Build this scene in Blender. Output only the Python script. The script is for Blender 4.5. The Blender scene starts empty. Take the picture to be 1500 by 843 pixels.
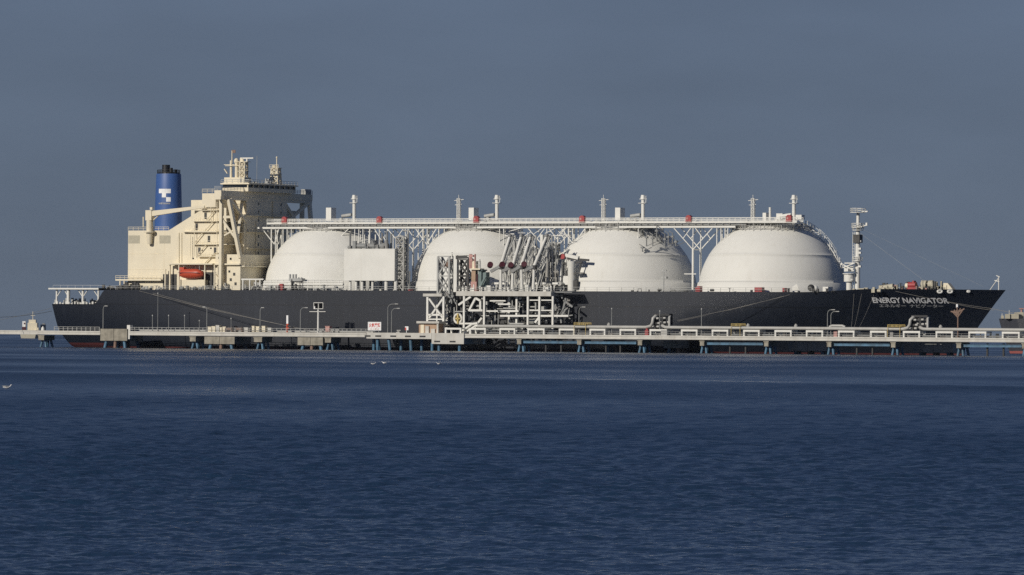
import bpy, math, random
import numpy as np
from mathutils import Vector, Matrix

sc = bpy.context.scene
COL = sc.collection
R = math.radians

# ------------------------------------------------------------------ camera
FPX, HCAM, ROLL = 8333.0, 4.5, 0.0078       # focal length in 1500ths of the frame width, eye height, roll
CX, CY = 750.0, 491.0                       # where the level optical axis meets the frame
cam_d = bpy.data.cameras.new("camera")
cam = bpy.data.objects.new("camera", cam_d)
COL.objects.link(cam)
cam_d.sensor_width = 36.0
cam_d.lens = FPX / 1500 * 36
cam_d.shift_y = (CY - 421.5) / 1500
cam_d.clip_start = 1.0
cam_d.clip_end = 60000
cam.location = (0, 0, HCAM)
cam.rotation_euler = (Matrix.Rotation(R(90), 3, 'X') @ Matrix.Rotation(ROLL, 3, 'Z')).to_euler()
sc.camera = cam

# ------------------------------------------------------------------ light
SUN_AZ, SUN_EL = 43.0, 24.0                 # degrees left of straight behind the camera, height
w = bpy.data.worlds.new("World")
sc.world = w
w.use_nodes = True
nt = w.node_tree
sky = nt.nodes.new("ShaderNodeTexSky")
sky.sky_type = 'NISHITA'
sky.sun_disc = False
sky.sun_elevation = R(SUN_EL)
sky.sun_rotation = R(180 + SUN_AZ)
sky.altitude = 0
sky.air_density = 0.8
sky.dust_density = 0.5
sky.ozone_density = 7.0
bg = nt.nodes["Background"]
bg.inputs["Strength"].default_value = 0.05
tint = nt.nodes.new("ShaderNodeVectorMath")
tint.operation = 'MULTIPLY'
tint.inputs[1].default_value = (0.93, 0.87, 1.10)     # greyed by the autumn haze over the bay
nt.links.new(sky.outputs[0], tint.inputs[0])
# an even veil of high haze lies over the clear sky gradient
veil = nt.nodes.new("ShaderNodeMix")
veil.data_type = 'RGBA'
veil.inputs[7].default_value = (3.98, 5.1, 6.9, 1)
wc = nt.nodes.new("ShaderNodeTexCoord")
wx = nt.nodes.new("ShaderNodeSeparateXYZ")
nt.links.new(wc.outputs["Generated"], wx.inputs[0])
wr = nt.nodes.new("ShaderNodeMapRange")              # the veil thins out above the horizon
wr.interpolation_type = 'SMOOTHSTEP'
wr.inputs[1].default_value = 0.05
wr.inputs[2].default_value = 0.24
wr.inputs[3].default_value = 0.72
wr.inputs[4].default_value = 0.24
nt.links.new(wx.outputs["Z"], wr.inputs[0])
nt.links.new(wr.outputs[0], veil.inputs[0])
wm = nt.nodes.new("ShaderNodeMapping")
wm.inputs["Scale"].default_value = (14, 14, 46)
nt.links.new(wc.outputs["Generated"], wm.inputs[0])
wn = nt.nodes.new("ShaderNodeTexNoise")              # faint unevenness of the haze
wn.inputs["Scale"].default_value = 1.3
wn.inputs["Detail"].default_value = 5
nt.links.new(wm.outputs[0], wn.inputs["Vector"])
wv = nt.nodes.new("ShaderNodeMapRange")
wv.inputs[1].default_value = 0.3
wv.inputs[2].default_value = 0.7
wv.inputs[3].default_value = 0.93
wv.inputs[4].default_value = 1.07
nt.links.new(wn.outputs["Fac"], wv.inputs[0])
ws = nt.nodes.new("ShaderNodeVectorMath")
ws.operation = 'SCALE'
nt.links.new(wv.outputs[0], ws.inputs["Scale"])
nt.links.new(tint.outputs[0], veil.inputs[6])
nt.links.new(veil.outputs[2], ws.inputs[0])
nt.links.new(ws.outputs[0], bg.inputs["Color"])
sun_d = bpy.data.lights.new("sun", 'SUN')
sun_d.energy = 5.0
sun_d.angle = R(0.5)
sun_d.color = (1.0, 0.92, 0.79)
sun = bpy.data.objects.new("sun", sun_d)
COL.objects.link(sun)
to_sun = Vector((-math.sin(R(SUN_AZ)) * math.cos(R(SUN_EL)), -math.cos(R(SUN_AZ)) * math.cos(R(SUN_EL)), math.sin(R(SUN_EL))))
sun.rotation_euler = to_sun.to_track_quat('Z', 'Y').to_euler()
sun.location = to_sun * 200
sc.view_settings.view_transform = 'Standard'
sc.view_settings.look = 'None'
sc.view_settings.gamma = 1
sc.view_settings.exposure = -0.7
sc.view_settings.use_curve_mapping = False
try:
    sc.cycles.use_denoising = False
    sc.cycles.max_bounces = 5
    sc.cycles.volume_bounces = 0
    sc.cycles.caustics_reflective = False
    sc.cycles.caustics_refractive = False
    sc.cycles.sample_clamp_indirect = 3.0
except Exception:
    pass

# ------------------------------------------------------------------ berth frame: u along the ship to the bow, v out to starboard
PSI = R(29.0)
CP, SP = math.cos(PSI), math.sin(PSI)
X0, Y0 = 5.0, 1585.0


def P(px, py, v):
    """berth coordinates (u, -v, z) of the point seen at (px, py) of the 1500 px photo, v metres to starboard"""
    dx, dy = px - CX, py - CY
    xr = dx + dy * ROLL
    yr = dy - dx * ROLL
    k = xr / FPX
    u = (k * Y0 - k * v * CP - X0 + v * SP) / (CP + k * SP)
    return (u, -v, HCAM - yr / FPX * (Y0 - u * SP - v * CP))


def U(px, v, py=440): return P(px, py, v)[0]
def Z(px, py, v): return P(px, py, v)[2]
def world(b): return (X0 + b[0] * CP + b[1] * SP, Y0 - b[0] * SP + b[1] * CP, b[2])


# ------------------------------------------------------------------ materials
def mat(name, col, rough=0.55, var=0.10, scale=0.6, metal=0.0, streak=0.0, streak_col=None, bump=0.0):
    m = bpy.data.materials.new(name)
    m.use_nodes = True
    t = m.node_tree
    b = t.nodes["Principled BSDF"]
    b.inputs["Roughness"].default_value = rough
    b.inputs["Metallic"].default_value = metal
    tc = t.nodes.new("ShaderNodeTexCoord")
    n = t.nodes.new("ShaderNodeTexNoise")
    n.inputs["Scale"].default_value = scale
    n.inputs["Detail"].default_value = 6
    t.links.new(tc.outputs["Object"], n.inputs["Vector"])
    mr = t.nodes.new("ShaderNodeMapRange")
    mr.inputs[1].default_value = 0.3
    mr.inputs[2].default_value = 0.7
    mr.inputs[3].default_value = 1 - var
    mr.inputs[4].default_value = 1 + var
    t.links.new(n.outputs["Fac"], mr.inputs[0])
    mx = t.nodes.new("ShaderNodeVectorMath")
    mx.operation = 'SCALE'
    mx.inputs[0].default_value = col[:3]
    t.links.new(mr.outputs[0], mx.inputs["Scale"])
    out = mx.outputs[0]
    if streak:
        mp = t.nodes.new("ShaderNodeMapping")
        mp.inputs["Scale"].default_value = (1.1, 1.1, 0.07)
        t.links.new(tc.outputs["Object"], mp.inputs[0])
        n2 = t.nodes.new("ShaderNodeTexNoise")
        n2.inputs["Scale"].default_value = 0.9
        n2.inputs["Detail"].default_value = 5
        t.links.new(mp.outputs[0], n2.inputs["Vector"])
        r2 = t.nodes.new("ShaderNodeMapRange")
        r2.inputs[1].default_value = 0.52
        r2.inputs[2].default_value = 0.78
        r2.inputs[4].default_value = streak
        t.links.new(n2.outputs["Fac"], r2.inputs[0])
        mm = t.nodes.new("ShaderNodeMix")
        mm.data_type = 'RGBA'
        t.links.new(r2.outputs[0], mm.inputs[0])
        t.links.new(out, mm.inputs[6])
        mm.inputs[7].default_value = (*(streak_col or (0.20, 0.12, 0.07)), 1)
        out = mm.outputs[2]
    t.links.new(out, b.inputs["Base Color"])
    if bump:
        bp = t.nodes.new("ShaderNodeBump")
        bp.inputs["Strength"].default_value = bump
        t.links.new(n.outputs["Fac"], bp.inputs["Height"])
        t.links.new(bp.outputs[0], b.inputs["Normal"])
    return m


M = {}
M['white'] = mat('white_paint', (0.77, 0.77, 0.73), 0.5, 0.05, 0.25, streak=0.22, streak_col=(0.52, 0.48, 0.40))
M['tank'] = mat('tank_paint', (0.78, 0.78, 0.74), 0.75, 0.035, 0.10, streak=0.22, streak_col=(0.60, 0.57, 0.50))
M['cream'] = mat('cream_paint', (0.80, 0.73, 0.565), 0.5, 0.04, 0.3, streak=0.22, streak_col=(0.55, 0.42, 0.26))
M['grey'] = mat('grey_paint', (0.42, 0.43, 0.42), 0.5, 0.12, 0.5, streak=0.3)
M['pipe'] = mat('pipe_cladding', (0.44, 0.44, 0.42), 0.4, 0.08, 0.5, streak=0.2)
M['steel'] = mat('dull_steel', (0.24, 0.25, 0.25), 0.5, 0.2, 0.8, streak=0.4)
M['dark'] = mat('dark_machinery_and_shade', (0.05, 0.05, 0.05), 0.55, 0.3, 0.9)
M['black'] = mat('black_paint', (0.015, 0.016, 0.02), 0.5, 0.2, 0.9)
M['panel'] = mat('display_black', (0.006, 0.006, 0.007), 0.95, 0.2, 0.9)
M['panel'].node_tree.nodes['Principled BSDF'].inputs['Specular IOR Level'].default_value = 0.05
M['glass'] = mat('dark_glass', (0.012, 0.016, 0.02), 0.12, 0.2, 0.5)
M['louvre'] = mat('louvre', (0.50, 0.47, 0.37), 0.6, 0.08, 1.0)
M['red'] = mat('red_paint', (0.36, 0.05, 0.055), 0.5, 0.15, 0.8)
M['maroon'] = mat('maroon_paint', (0.07, 0.014, 0.022), 0.5, 0.2, 0.8)
M['orange'] = mat('orange_grp', (0.55, 0.085, 0.04), 0.4, 0.08, 0.5)
M['blue'] = mat('funnel_blue', (0.045, 0.11, 0.32), 0.5, 0.06, 0.3)
M['pileblue'] = mat('pile_blue', (0.062, 0.155, 0.25), 0.5, 0.35, 0.7, streak=0.5, streak_col=(0.05, 0.06, 0.07))
M['concrete'] = mat('weathered_concrete', (0.30, 0.28, 0.23), 0.85, 0.3, 0.7, streak=0.55, streak_col=(0.12, 0.09, 0.06), bump=0.3)
M['deckwhite'] = mat('jetty_white', (0.55, 0.54, 0.50), 0.6, 0.12, 0.4, streak=0.35, streak_col=(0.33, 0.27, 0.20))
M['tan'] = mat('tan_wall', (0.42, 0.29, 0.20), 0.7, 0.15, 0.5)
M['pink'] = mat('faded_red', (0.50, 0.28, 0.25), 0.6, 0.2, 0.8)
M['yellow'] = mat('yellow_paint', (0.55, 0.42, 0.14), 0.5, 0.15, 0.8)
M['rope'] = mat('mooring_rope', (0.27, 0.26, 0.24), 0.9, 0.2, 1.5)
M['teal'] = mat('teal_paint', (0.16, 0.22, 0.22), 0.5, 0.2, 0.8)
M['letter'] = mat('letter_white', (0.85, 0.86, 0.87), 0.5, 0.1, 1.2)
M['letterdim'] = mat('letter_grey', (0.38, 0.39, 0.40), 0.5, 0.1, 1.2)
M['signred'] = mat('sign_red', (0.55, 0.06, 0.05), 0.5, 0.1, 1.0)
M['brown'] = mat('rusty_brown', (0.20, 0.13, 0.10), 0.7, 0.25, 0.9)
M['deckred'] = mat('deck_paint', (0.16, 0.07, 0.05), 0.7, 0.2, 0.5)
M['feather'] = mat('white_feather', (0.8, 0.8, 0.8), 0.7, 0.05, 3)


def hull_material(name, base, boot_z, boot_col, line_z=None):
    m = mat(name, base, 0.42, 0.16, 0.06, streak=0.24, streak_col=tuple(c * 2.0 + 0.02 for c in base))
    t = m.node_tree
    b = t.nodes["Principled BSDF"]
    src = b.inputs["Base Color"].links[0].from_socket
    tc = next(n for n in t.nodes if n.type == 'TEX_COORD')
    sx = t.nodes.new("ShaderNodeSeparateXYZ")
    t.links.new(tc.outputs["Object"], sx.inputs[0])
    nz = t.nodes.new("ShaderNodeTexNoise")
    nz.inputs["Scale"].default_value = 0.35
    t.links.new(tc.outputs["Object"], nz.inputs["Vector"])
    ad = t.nodes.new("ShaderNodeMath")
    ad.operation = 'MULTIPLY_ADD'
    t.links.new(nz.outputs["Fac"], ad.inputs[0])
    ad.inputs[1].default_value = 0.25
    t.links.new(sx.outputs["Z"], ad.inputs[2])
    lt = t.nodes.new("ShaderNodeMath")
    lt.operation = 'LESS_THAN'
    t.links.new(ad.outputs[0], lt.inputs[0])
    if line_z:
        st = t.nodes.new("ShaderNodeMath")
        st.operation = 'LESS_THAN'
        t.links.new(sx.outputs["X"], st.inputs[0])
        st.inputs[1].default_value = -127.5
        ma = t.nodes.new("ShaderNodeMath")
        ma.operation = 'MULTIPLY_ADD'
        t.links.new(st.outputs[0], ma.inputs[0])
        ma.inputs[1].default_value = 0.9
        ma.inputs[2].default_value = boot_z
        t.links.new(ma.outputs[0], lt.inputs[1])
    else:
        lt.inputs[1].default_value = boot_z
    mm = t.nodes.new("ShaderNodeMix")
    mm.data_type = 'RGBA'
    t.links.new(lt.outputs[0], mm.inputs[0])
    t.links.new(src, mm.inputs[6])
    mm.inputs[7].default_value = (*boot_col, 1)
    out = mm.outputs[2]
    if line_z:
        s = t.nodes.new("ShaderNodeMath")
        s.operation = 'SUBTRACT'
        t.links.new(sx.outputs["Z"], s.inputs[0])
        s.inputs[1].default_value = line_z
        a = t.nodes.new("ShaderNodeMath")
        a.operation = 'ABSOLUTE'
        t.links.new(s.outputs[0], a.inputs[0])
        l2 = t.nodes.new("ShaderNodeMath")
        l2.operation = 'LESS_THAN'
        t.links.new(a.outputs[0], l2.inputs[0])
        l2.inputs[1].default_value = 0.14
        m2 = t.nodes.new("ShaderNodeMix")
        m2.data_type = 'RGBA'
        t.links.new(l2.outputs[0], m2.inputs[0])
        t.links.new(out, m2.inputs[6])
        m2.inputs[7].default_value = (*[c * 0.6 for c in base], 1)
        out = m2.outputs[2]
    t.links.new(out, b.inputs["Base Color"])
    return m


M['hull'] = hull_material('hull_paint', (0.0095, 0.0135, 0.0235), 0.55, (0.11, 0.032, 0.032), 12.4)
M['hull2'] = hull_material('hull_paint_far', (0.04, 0.043, 0.055), 0.9, (0.30, 0.09, 0.08))


# ------------------------------------------------------------------ mesh helpers
BASE = {}


class MB:
    def __init__(s):
        s.v, s.f, s.sm = [], [], []

    def add(s, vs, fs, smooth=False):
        o = len(s.v)
        s.v += [tuple(p) for p in vs]
        s.f += [tuple(i + o for i in f) for f in fs]
        s.sm += [smooth] * len(fs)
        return s

    def box(s, a, b):
        x0, x1 = sorted((a[0], b[0])); y0, y1 = sorted((a[1], b[1])); z0, z1 = sorted((a[2], b[2]))
        return s.add([(x0, y0, z0), (x1, y0, z0), (x1, y1, z0), (x0, y1, z0), (x0, y0, z1), (x1, y0, z1), (x1, y1, z1), (x0, y1, z1)],
                     [(0, 3, 2, 1), (4, 5, 6, 7), (0, 1, 5, 4), (1, 2, 6, 5), (2, 3, 7, 6), (3, 0, 4, 7)])

    def cbox(s, c, sx, sy, sz):
        return s.box((c[0] - sx / 2, c[1] - sy / 2, c[2]), (c[0] + sx / 2, c[1] + sy / 2, c[2] + sz))

    def pbox(s, px0, px1, py0, py1, v0, v1, pyr=None):
        """box whose outboard face (v0) is seen between those pixels, running in to v1"""
        a, b = P(px0, py1, v0), P(px1, py0, v0)
        return s.box((a[0], -v0, a[2]), (b[0], -v1, b[2]))

    def beam(s, p, q, w, h=None):
        h = h or w
        p, q = Vector(p), Vector(q)
        d = (q - p)
        if d.length < 1e-6: return s
        d.normalize()
        up = Vector((0, 0, 1)) if abs(d.z) < 0.95 else Vector((1, 0, 0))
        a = d.cross(up).normalized(); b = a.cross(d)
        vs = []
        for e in (p, q):
            for i, j in ((-1, -1), (1, -1), (1, 1), (-1, 1)):
                vs.append(e + a * (i * w / 2) + b * (j * h / 2))
        return s.add(vs, [(0, 1, 2, 3), (7, 6, 5, 4), (0, 4, 5, 1), (1, 5, 6, 2), (2, 6, 7, 3), (3, 7, 4, 0)])

    def tube(s, pts, r, n=8, cap=True):
        pts = [Vector(p) for p in pts]
        rs = r if isinstance(r, (list, tuple)) else [r] * len(pts)
        vs, fs = [], []
        ref = None
        for i, p in enumerate(pts):
            d = (pts[min(i + 1, len(pts) - 1)] - pts[max(i - 1, 0)]).normalized()
            if ref is None:
                ref = Vector((0, 0, 1)) if abs(d.z) < 0.9 else Vector((1, 0, 0))
            a = d.cross(ref).normalized(); b = a.cross(d).normalized(); ref = b
            for k in range(n):
                t = 2 * math.pi * k / n
                vs.append(p + (a * math.cos(t) + b * math.sin(t)) * rs[i])
        for i in range(len(pts) - 1):
            for k in range(n):
                k2 = (k + 1) % n
                fs.append((i * n + k, i * n + k2, (i + 1) * n + k2, (i + 1) * n + k))
        s.add(vs, fs, True)
        if cap:
            s.add(vs[:n], [tuple(reversed(range(n)))])
            s.add(vs[-n:], [tuple(range(n))])
        return s

    def lathe(s, c, prof, n=32, smooth=True, ex=1.0, ey=1.0):
        vs, fs = [], []
        for r, z in prof:
            for k in range(n):
                t = 2 * math.pi * k / n
                vs.append((c[0] + r * ex * math.cos(t), c[1] + r * ey * math.sin(t), c[2] + z))
        for i in range(len(prof) - 1):
            for k in range(n):
                k2 = (k + 1) % n
                fs.append((i * n + k, i * n + k2, (i + 1) * n + k2, (i + 1) * n + k))
        s.add(vs, fs, smooth)
        s.add(vs[:n], [tuple(reversed(range(n)))])
        s.add(vs[-n:], [tuple(range(n))])
        return s

    def prism(s, poly, y0, y1):
        """polygon of (u, z) pulled from y0 to y1"""
        n = len(poly)
        vs = [(p[0], y0, p[1]) for p in poly] + [(p[0], y1, p[1]) for p in poly]
        return s.add(vs, [tuple(range(n)), tuple(reversed(range(n, 2 * n)))] + [((i + 1) % n, i, n + i, n + (i + 1) % n) for i in range(n)])

    def blob(s, c, rx, ry, rz, n=12, m=7):
        prof = []
        for i in range(m):
            t = -math.pi / 2 + math.pi * (i + 0.02) / (m - 1 + 0.04)
            prof.append((math.cos(t), math.sin(t) * rz))
        return s.lathe(c, prof, n, True, rx, ry)

    def rail(s, pts, h=1.1, step=2.5, r=0.045, bars=2):
        for a, b in zip(pts[:-1], pts[1:]):
            a, b = Vector(a), Vector(b)
            L = (b - a).length
            k = max(1, int(L / step))
            for i in range(k + 1):
                q = a.lerp(b, i / k)
                s.beam(q, q + Vector((0, 0, h)), r * 1.6)
            for j in range(bars):
                z = Vector((0, 0, h * (j + 1) / bars))
                s.beam(a + z, b + z, r * 2)
        return s

    def ladder(s, a, b, w=0.7, r=0.06, step=0.8):
        a, b = Vector(a), Vector(b)
        o = Vector((w / 2, 0, 0))
        s.beam(a - o, b - o, r * 2); s.beam(a + o, b + o, r * 2)
        k = max(2, int((b - a).length / step))
        for i in range(k):
            q = a.lerp(b, (i + .5) / k)
            s.beam(q - o, q + o, r * 1.4)
        return s

    def lattice(s, c, w, d, z0, z1, bays, r=0.15, rb=0.10, taper=1.0):
        """four legged braced tower standing at c"""
        def cor(z, i):
            k = 1 + (taper - 1) * (z - z0) / (z1 - z0)
            sx, sy = ((-1, -1), (1, -1), (1, 1), (-1, 1))[i]
            return (c[0] + sx * w / 2 * k, c[1] + sy * d / 2 * k, z)
        for i in range(4): s.beam(cor(z0, i), cor(z1, i), r * 2)
        for b in range(bays):
            a0 = z0 + (z1 - z0) * b / bays; a1 = z0 + (z1 - z0) * (b + 1) / bays
            for i in range(4):
                j = (i + 1) % 4
                s.beam(cor(a0, i), cor(a1, j), rb * 2); s.beam(cor(a0, j), cor(a1, i), rb * 2)
                s.beam(cor(a1, i), cor(a1, j), rb * 2)
        return s

    def islands(s):
        par = list(range(len(s.v)))
        def find(x):
            while par[x] != x:
                par[x] = par[par[x]]; x = par[x]
            return x
        for f in s.f:
            r = find(f[0])
            for i in f[1:]: par[find(i)] = r
        seen = {}
        for i, p in enumerate(s.v):                  # end caps repeat the rim's points
            q = (round(p[0], 4), round(p[1], 4), round(p[2], 4))
            if q in seen: par[find(i)] = find(seen[q])
            else: seen[q] = i
        g = {}
        for k, f in enumerate(s.f): g.setdefault(find(f[0]), []).append(k)
        return list(g.values())

    def build_each(s, name, m, parent):
        """every loose piece becomes a part of its own"""
        out = []
        for fl in s.islands():
            idx = sorted({i for k in fl for i in s.f[k]}); mp = {i: j for j, i in enumerate(idx)}
            mb = MB(); mb.v = [s.v[i] for i in idx]; mb.f = [tuple(mp[i] for i in s.f[k]) for k in fl]; mb.sm = [s.sm[k] for k in fl]
            out.append(mb.build(name, m, parent))
        return out

    def build(s, name, m, parent=None, base=None, each=False):
        if each: return s.build_each(name, m, parent)
        me = bpy.data.meshes.new(name)
        b = BASE[parent.name] if parent is not None else (base or (0, 0, 0))
        me.from_pydata([(p[0] - b[0], p[1] - b[1], p[2] - b[2]) for p in s.v], [], s.f)
        me.polygons.foreach_set("use_smooth", s.sm)
        me.materials.append(M[m] if isinstance(m, str) else m)
        me.update()
        o = bpy.data.objects.new(name, me)
        COL.objects.link(o)
        o.parent = parent
        BASE[o.name] = b
        return o


def tag(o, label, cat, group=None, kind=None):
    if label: o['label'] = label
    if cat: o['category'] = cat
    if group: o['group'] = group
    if kind: o['kind'] = kind
    return o


def thing(name, label, cat, b, group=None):
    """Empty at the berth point b, turned with the berth"""
    o = bpy.data.objects.new(name, None)
    o.empty_display_size = 1
    COL.objects.link(o)
    o.location = world(b)
    o.rotation_euler = (0, 0, -PSI)
    BASE[o.name] = tuple(b)
    return tag(o, label, cat, group)


def single(mb, name, m, label, cat, b, group=None):
    o = mb.build(name, m, None, b)
    o.location = world(b)
    o.rotation_euler = (0, 0, -PSI)
    return tag(o, label, cat, group)


def copy_tree(o, parent=None):
    c = o.copy()
    COL.objects.link(c)
    if parent is not None: c.parent = parent
    for ch in list(o.children): copy_tree(ch, c)
    return c


def clutter(mb, px0, px1, v0, v1, z, n, seed, hmax=2.0, smax=1.4):
    rg = random.Random(seed)
    for _ in range(n):
        v = rg.uniform(v0, v1)
        u = U(rg.uniform(px0, px1), v)
        k = rg.random()
        hgt = rg.uniform(0.3, 1) ** 1.5 * hmax
        if k < 0.4:
            mb.cbox((u, -v, z), rg.uniform(.3, smax), rg.uniform(.3, smax), hgt)
        elif k < 0.7:
            mb.tube([(u, -v, z), (u, -v, z + hgt)], rg.uniform(.08, .3), 7)
            if rg.random() < .5: mb.cbox((u, -v, z + hgt), .7, .7, .12)
        elif k < 0.88:
            L = rg.uniform(.6, 2.2)
            mb.tube([(u, -v, z), (u, -v, z + hgt * .7), (u + L, -v, z + hgt * .7), (u + L, -v, z)], .09, 6)
        else:
            mb.tube([(u - .5, -v, z + .5), (u + .5, -v, z + .5)], rg.uniform(.3, .55), 10)
    return mb

# ------------------------------------------------------------------ sea: one sheet of waves out to the horizon
WAVE_MIN, WAVE_DIR, WAVE_STEEP = 0.19, 75, 0.034


def build_sea():
    rg = np.random.RandomState(7)
    rr = [3.0]
    while rr[-1] < 70: rr.append(rr[-1] * 1.10)
    while rr[-1] < 104: rr.append(rr[-1] * 1.004)
    while rr[-1] < 1750: rr.append(rr[-1] + 0.065 + max(0, rr[-1] - 130) * 0.0016)
    while rr[-1] < 2300: rr.append(rr[-1] * 1.0022)
    while rr[-1] < 40000: rr.append(rr[-1] * 1.12)
    rr = np.array(rr)
    a_in = np.linspace(-6.4, 6.4, 620)
    a_out = 6.4 + (180 - 6.4) * np.linspace(0, 1, 41)[1:] ** 1.7
    aa = np.radians(np.concatenate([-a_out[::-1][1:], a_in, a_out])).astype(np.float32)
    RR, AA = np.meshgrid(rr.astype(np.float32), aa, indexing='ij')
    X = RR * np.sin(AA); Y = RR * np.cos(AA)
    cell = np.maximum(np.gradient(rr).astype(np.float32)[:, None], RR * np.gradient(aa)[None, :])
    cmid = cell[:, len(aa) // 2]
    H = np.zeros_like(X)
    lost = np.zeros_like(X)
    n_w = 84
    lam = np.exp(rg.uniform(np.log(WAVE_MIN), np.log(5.0), n_w))
    # patches of rougher and calmer water, long in the direction of the wind
    pt = 0
    for kx, ky, s_ in ((0.0031, 0.0170, 1), (0.0080, -0.0390, .7), (0.0450, 0.0600, .3)):
        pt = pt + s_ * np.sin(X * kx + Y * ky + rg.uniform(0, 6.28) + 1.5 * np.sin(X * 0.031 + Y * 0.006 + rg.uniform(0, 6.28)) + 0.8 * np.sin(X * 0.083 - Y * 0.011))
    pt = 1 + 0.27 * pt
    # a thin slick drifting in front of the jetty
    yc = 588 - 0.85 * X + 6 * np.sin(X * 0.045 + 1)
    pt = pt * (1 - (0.42 + 0.22 * np.sin(X * 0.09) * np.sin(X * 0.023 + 2)) * np.exp(-((Y - yc) / 9.0) ** 2))
    pt = np.maximum(pt, 0.1).astype(np.float32)
    for i in range(n_w):
        L = float(lam[i])
        th = math.radians(WAVE_DIR) + rg.normal(0, 0.65)
        k = 2 * np.pi / L
        steep = WAVE_STEEP * min(1, (0.8 / L) ** 0.5)
        A = steep * L / (2 * np.pi)
        ph = rg.uniform(0, 6.28)
        r1 = int(np.searchsorted(-(L / cmid - 2.2) , 0.0)) if False else len(rr)
        fade = np.clip((L / cell - 2.2) / 2.0, 0, 1)
        rows = np.where(fade.max(1) > 0)[0]
        lost += (1 - fade ** 2) * (steep * steep / 2) * pt * pt
        if len(rows) == 0: continue
        a_, b_ = rows[0], rows[-1] + 1
        phase = (k * math.cos(th)) * X[a_:b_] + (k * math.sin(th)) * Y[a_:b_] + ph
        sn = np.sin(phase)
        H[a_:b_] += fade[a_:b_] * (pt[a_:b_] if L < 4 else 1.0) * A * (sn + 0.10 * (1 - 2 * sn * sn) + 0.32 * sn * np.cos(phase) * 2)
    lost = np.sqrt(lost)
    nr, na = X.shape
    co = np.empty((nr * na + 1, 3), np.float32)
    co[:-1, 0] = X.ravel(); co[:-1, 1] = Y.ravel(); co[:-1, 2] = H.ravel()
    co[-1] = (0, 0, 0)
    i = np.arange((nr - 1) * (na - 1))
    r_, c_ = i // (na - 1), i % (na - 1)
    q = np.stack([r_ * na + c_, r_ * na + c_ + 1, (r_ + 1) * na + c_ + 1, (r_ + 1) * na + c_], 1)
    q = q[:, ::-1].astype(np.int32)
    me = bpy.data.meshes.new("sea")
    me.vertices.add(len(co)); me.vertices.foreach_set("co", co.ravel())
    me.loops.add(q.size); me.loops.foreach_set("vertex_index", q.ravel())
    me.polygons.add(len(q))
    me.polygons.foreach_set("loop_start", np.arange(0, q.size, 4, dtype=np.int32))
    me.polygons.foreach_set("use_smooth", np.ones(len(q), bool))
    me.update(calc_edges=True)
    at = me.attributes.new("chop", 'FLOAT', 'POINT')
    at.data.foreach_set("value", np.append(lost.ravel(), 0.1).astype(np.float32))
    m = bpy.data.materials.new("sea_water")
    m.use_nodes = True
    t = m.node_tree
    b = t.nodes["Principled BSDF"]
    b.inputs["Base Color"].default_value = (0.014, 0.037, 0.082, 1)
    b.inputs["IOR"].default_value = 1.333
    tc = t.nodes.new("ShaderNodeTexCoord")
    n = t.nodes.new("ShaderNodeTexNoise")
    n.inputs["Scale"].default_value = 4.5
    n.inputs["Detail"].default_value = 4
    t.links.new(tc.outputs["Object"], n.inputs["Vector"])
    bp = t.nodes.new("ShaderNodeBump")
    bp.inputs["Strength"].default_value = 0.7
    bp.inputs["Distance"].default_value = 0.09
    t.links.new(n.outputs["Fac"], bp.inputs["Height"])
    t.links.new(bp.outputs[0], b.inputs["Normal"])
    # waves too small for the mesh at that distance become roughness
    av = t.nodes.new("ShaderNodeAttribute")
    av.attribute_name = "chop"
    mr = t.nodes.new("ShaderNodeMath")
    mr.operation = 'MULTIPLY_ADD'
    mr.inputs[1].default_value = 1.2
    mr.inputs[2].default_value = 0.05
    mr.use_clamp = True
    t.links.new(av.outputs["Fac"], mr.inputs[0])
    t.links.new(mr.outputs[0], b.inputs["Roughness"])
    me.materials.append(m)
    o = bpy.data.objects.new("sea", me)
    COL.objects.link(o)
    o['kind'] = 'structure'


build_sea()

# ------------------------------------------------------------------ the gas carrier
ship = thing('gas_carrier_ship', 'huge dark hulled gas tanker with four white domed tanks moored behind the jetty', 'ship', (0, 0, 0))
DK = 16.5
BM = 24.5


def stem_u(z): return 132 + 12.5 * (max(z, 0) / 17.5) ** 1.2
def tail_u(z): return -145 + 1.0 * (1 - min(1, max(z, 0) / 12)) + 2.6 * (1 - min(1, max(z, 0) / 5.5)) ** 1.3


def hb(u, z):
    zf = min(1, max(0, z / 17.5))
    us = stem_u(z); st = 30 + 36 * zf
    b = BM
    if u > st:
        t = min(1, (u - st) / (us - st))
        b = BM * (1 - t ** (1.65 + 1.5 * zf))
    ut = tail_u(z); sa = -80 - 24 * zf
    if u < sa:
        t = min(1, (sa - u) / (sa - ut))
        bt = 15.5 + 6.3 * min(1, max(z, 0) / 12.5) ** 0.6
        b = BM - (BM - bt) * t ** 1.8
    return max(b, 0.02)


def ztop(u):
    def ss(a, b, x):
        t = min(1, max(0, (x - a) / (b - a))); return t * t * (3 - 2 * t)
    return 12.4 + 4.15 * ss(-129.5, -125.5, u) + 0.95 * ss(96, 116, u)


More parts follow.
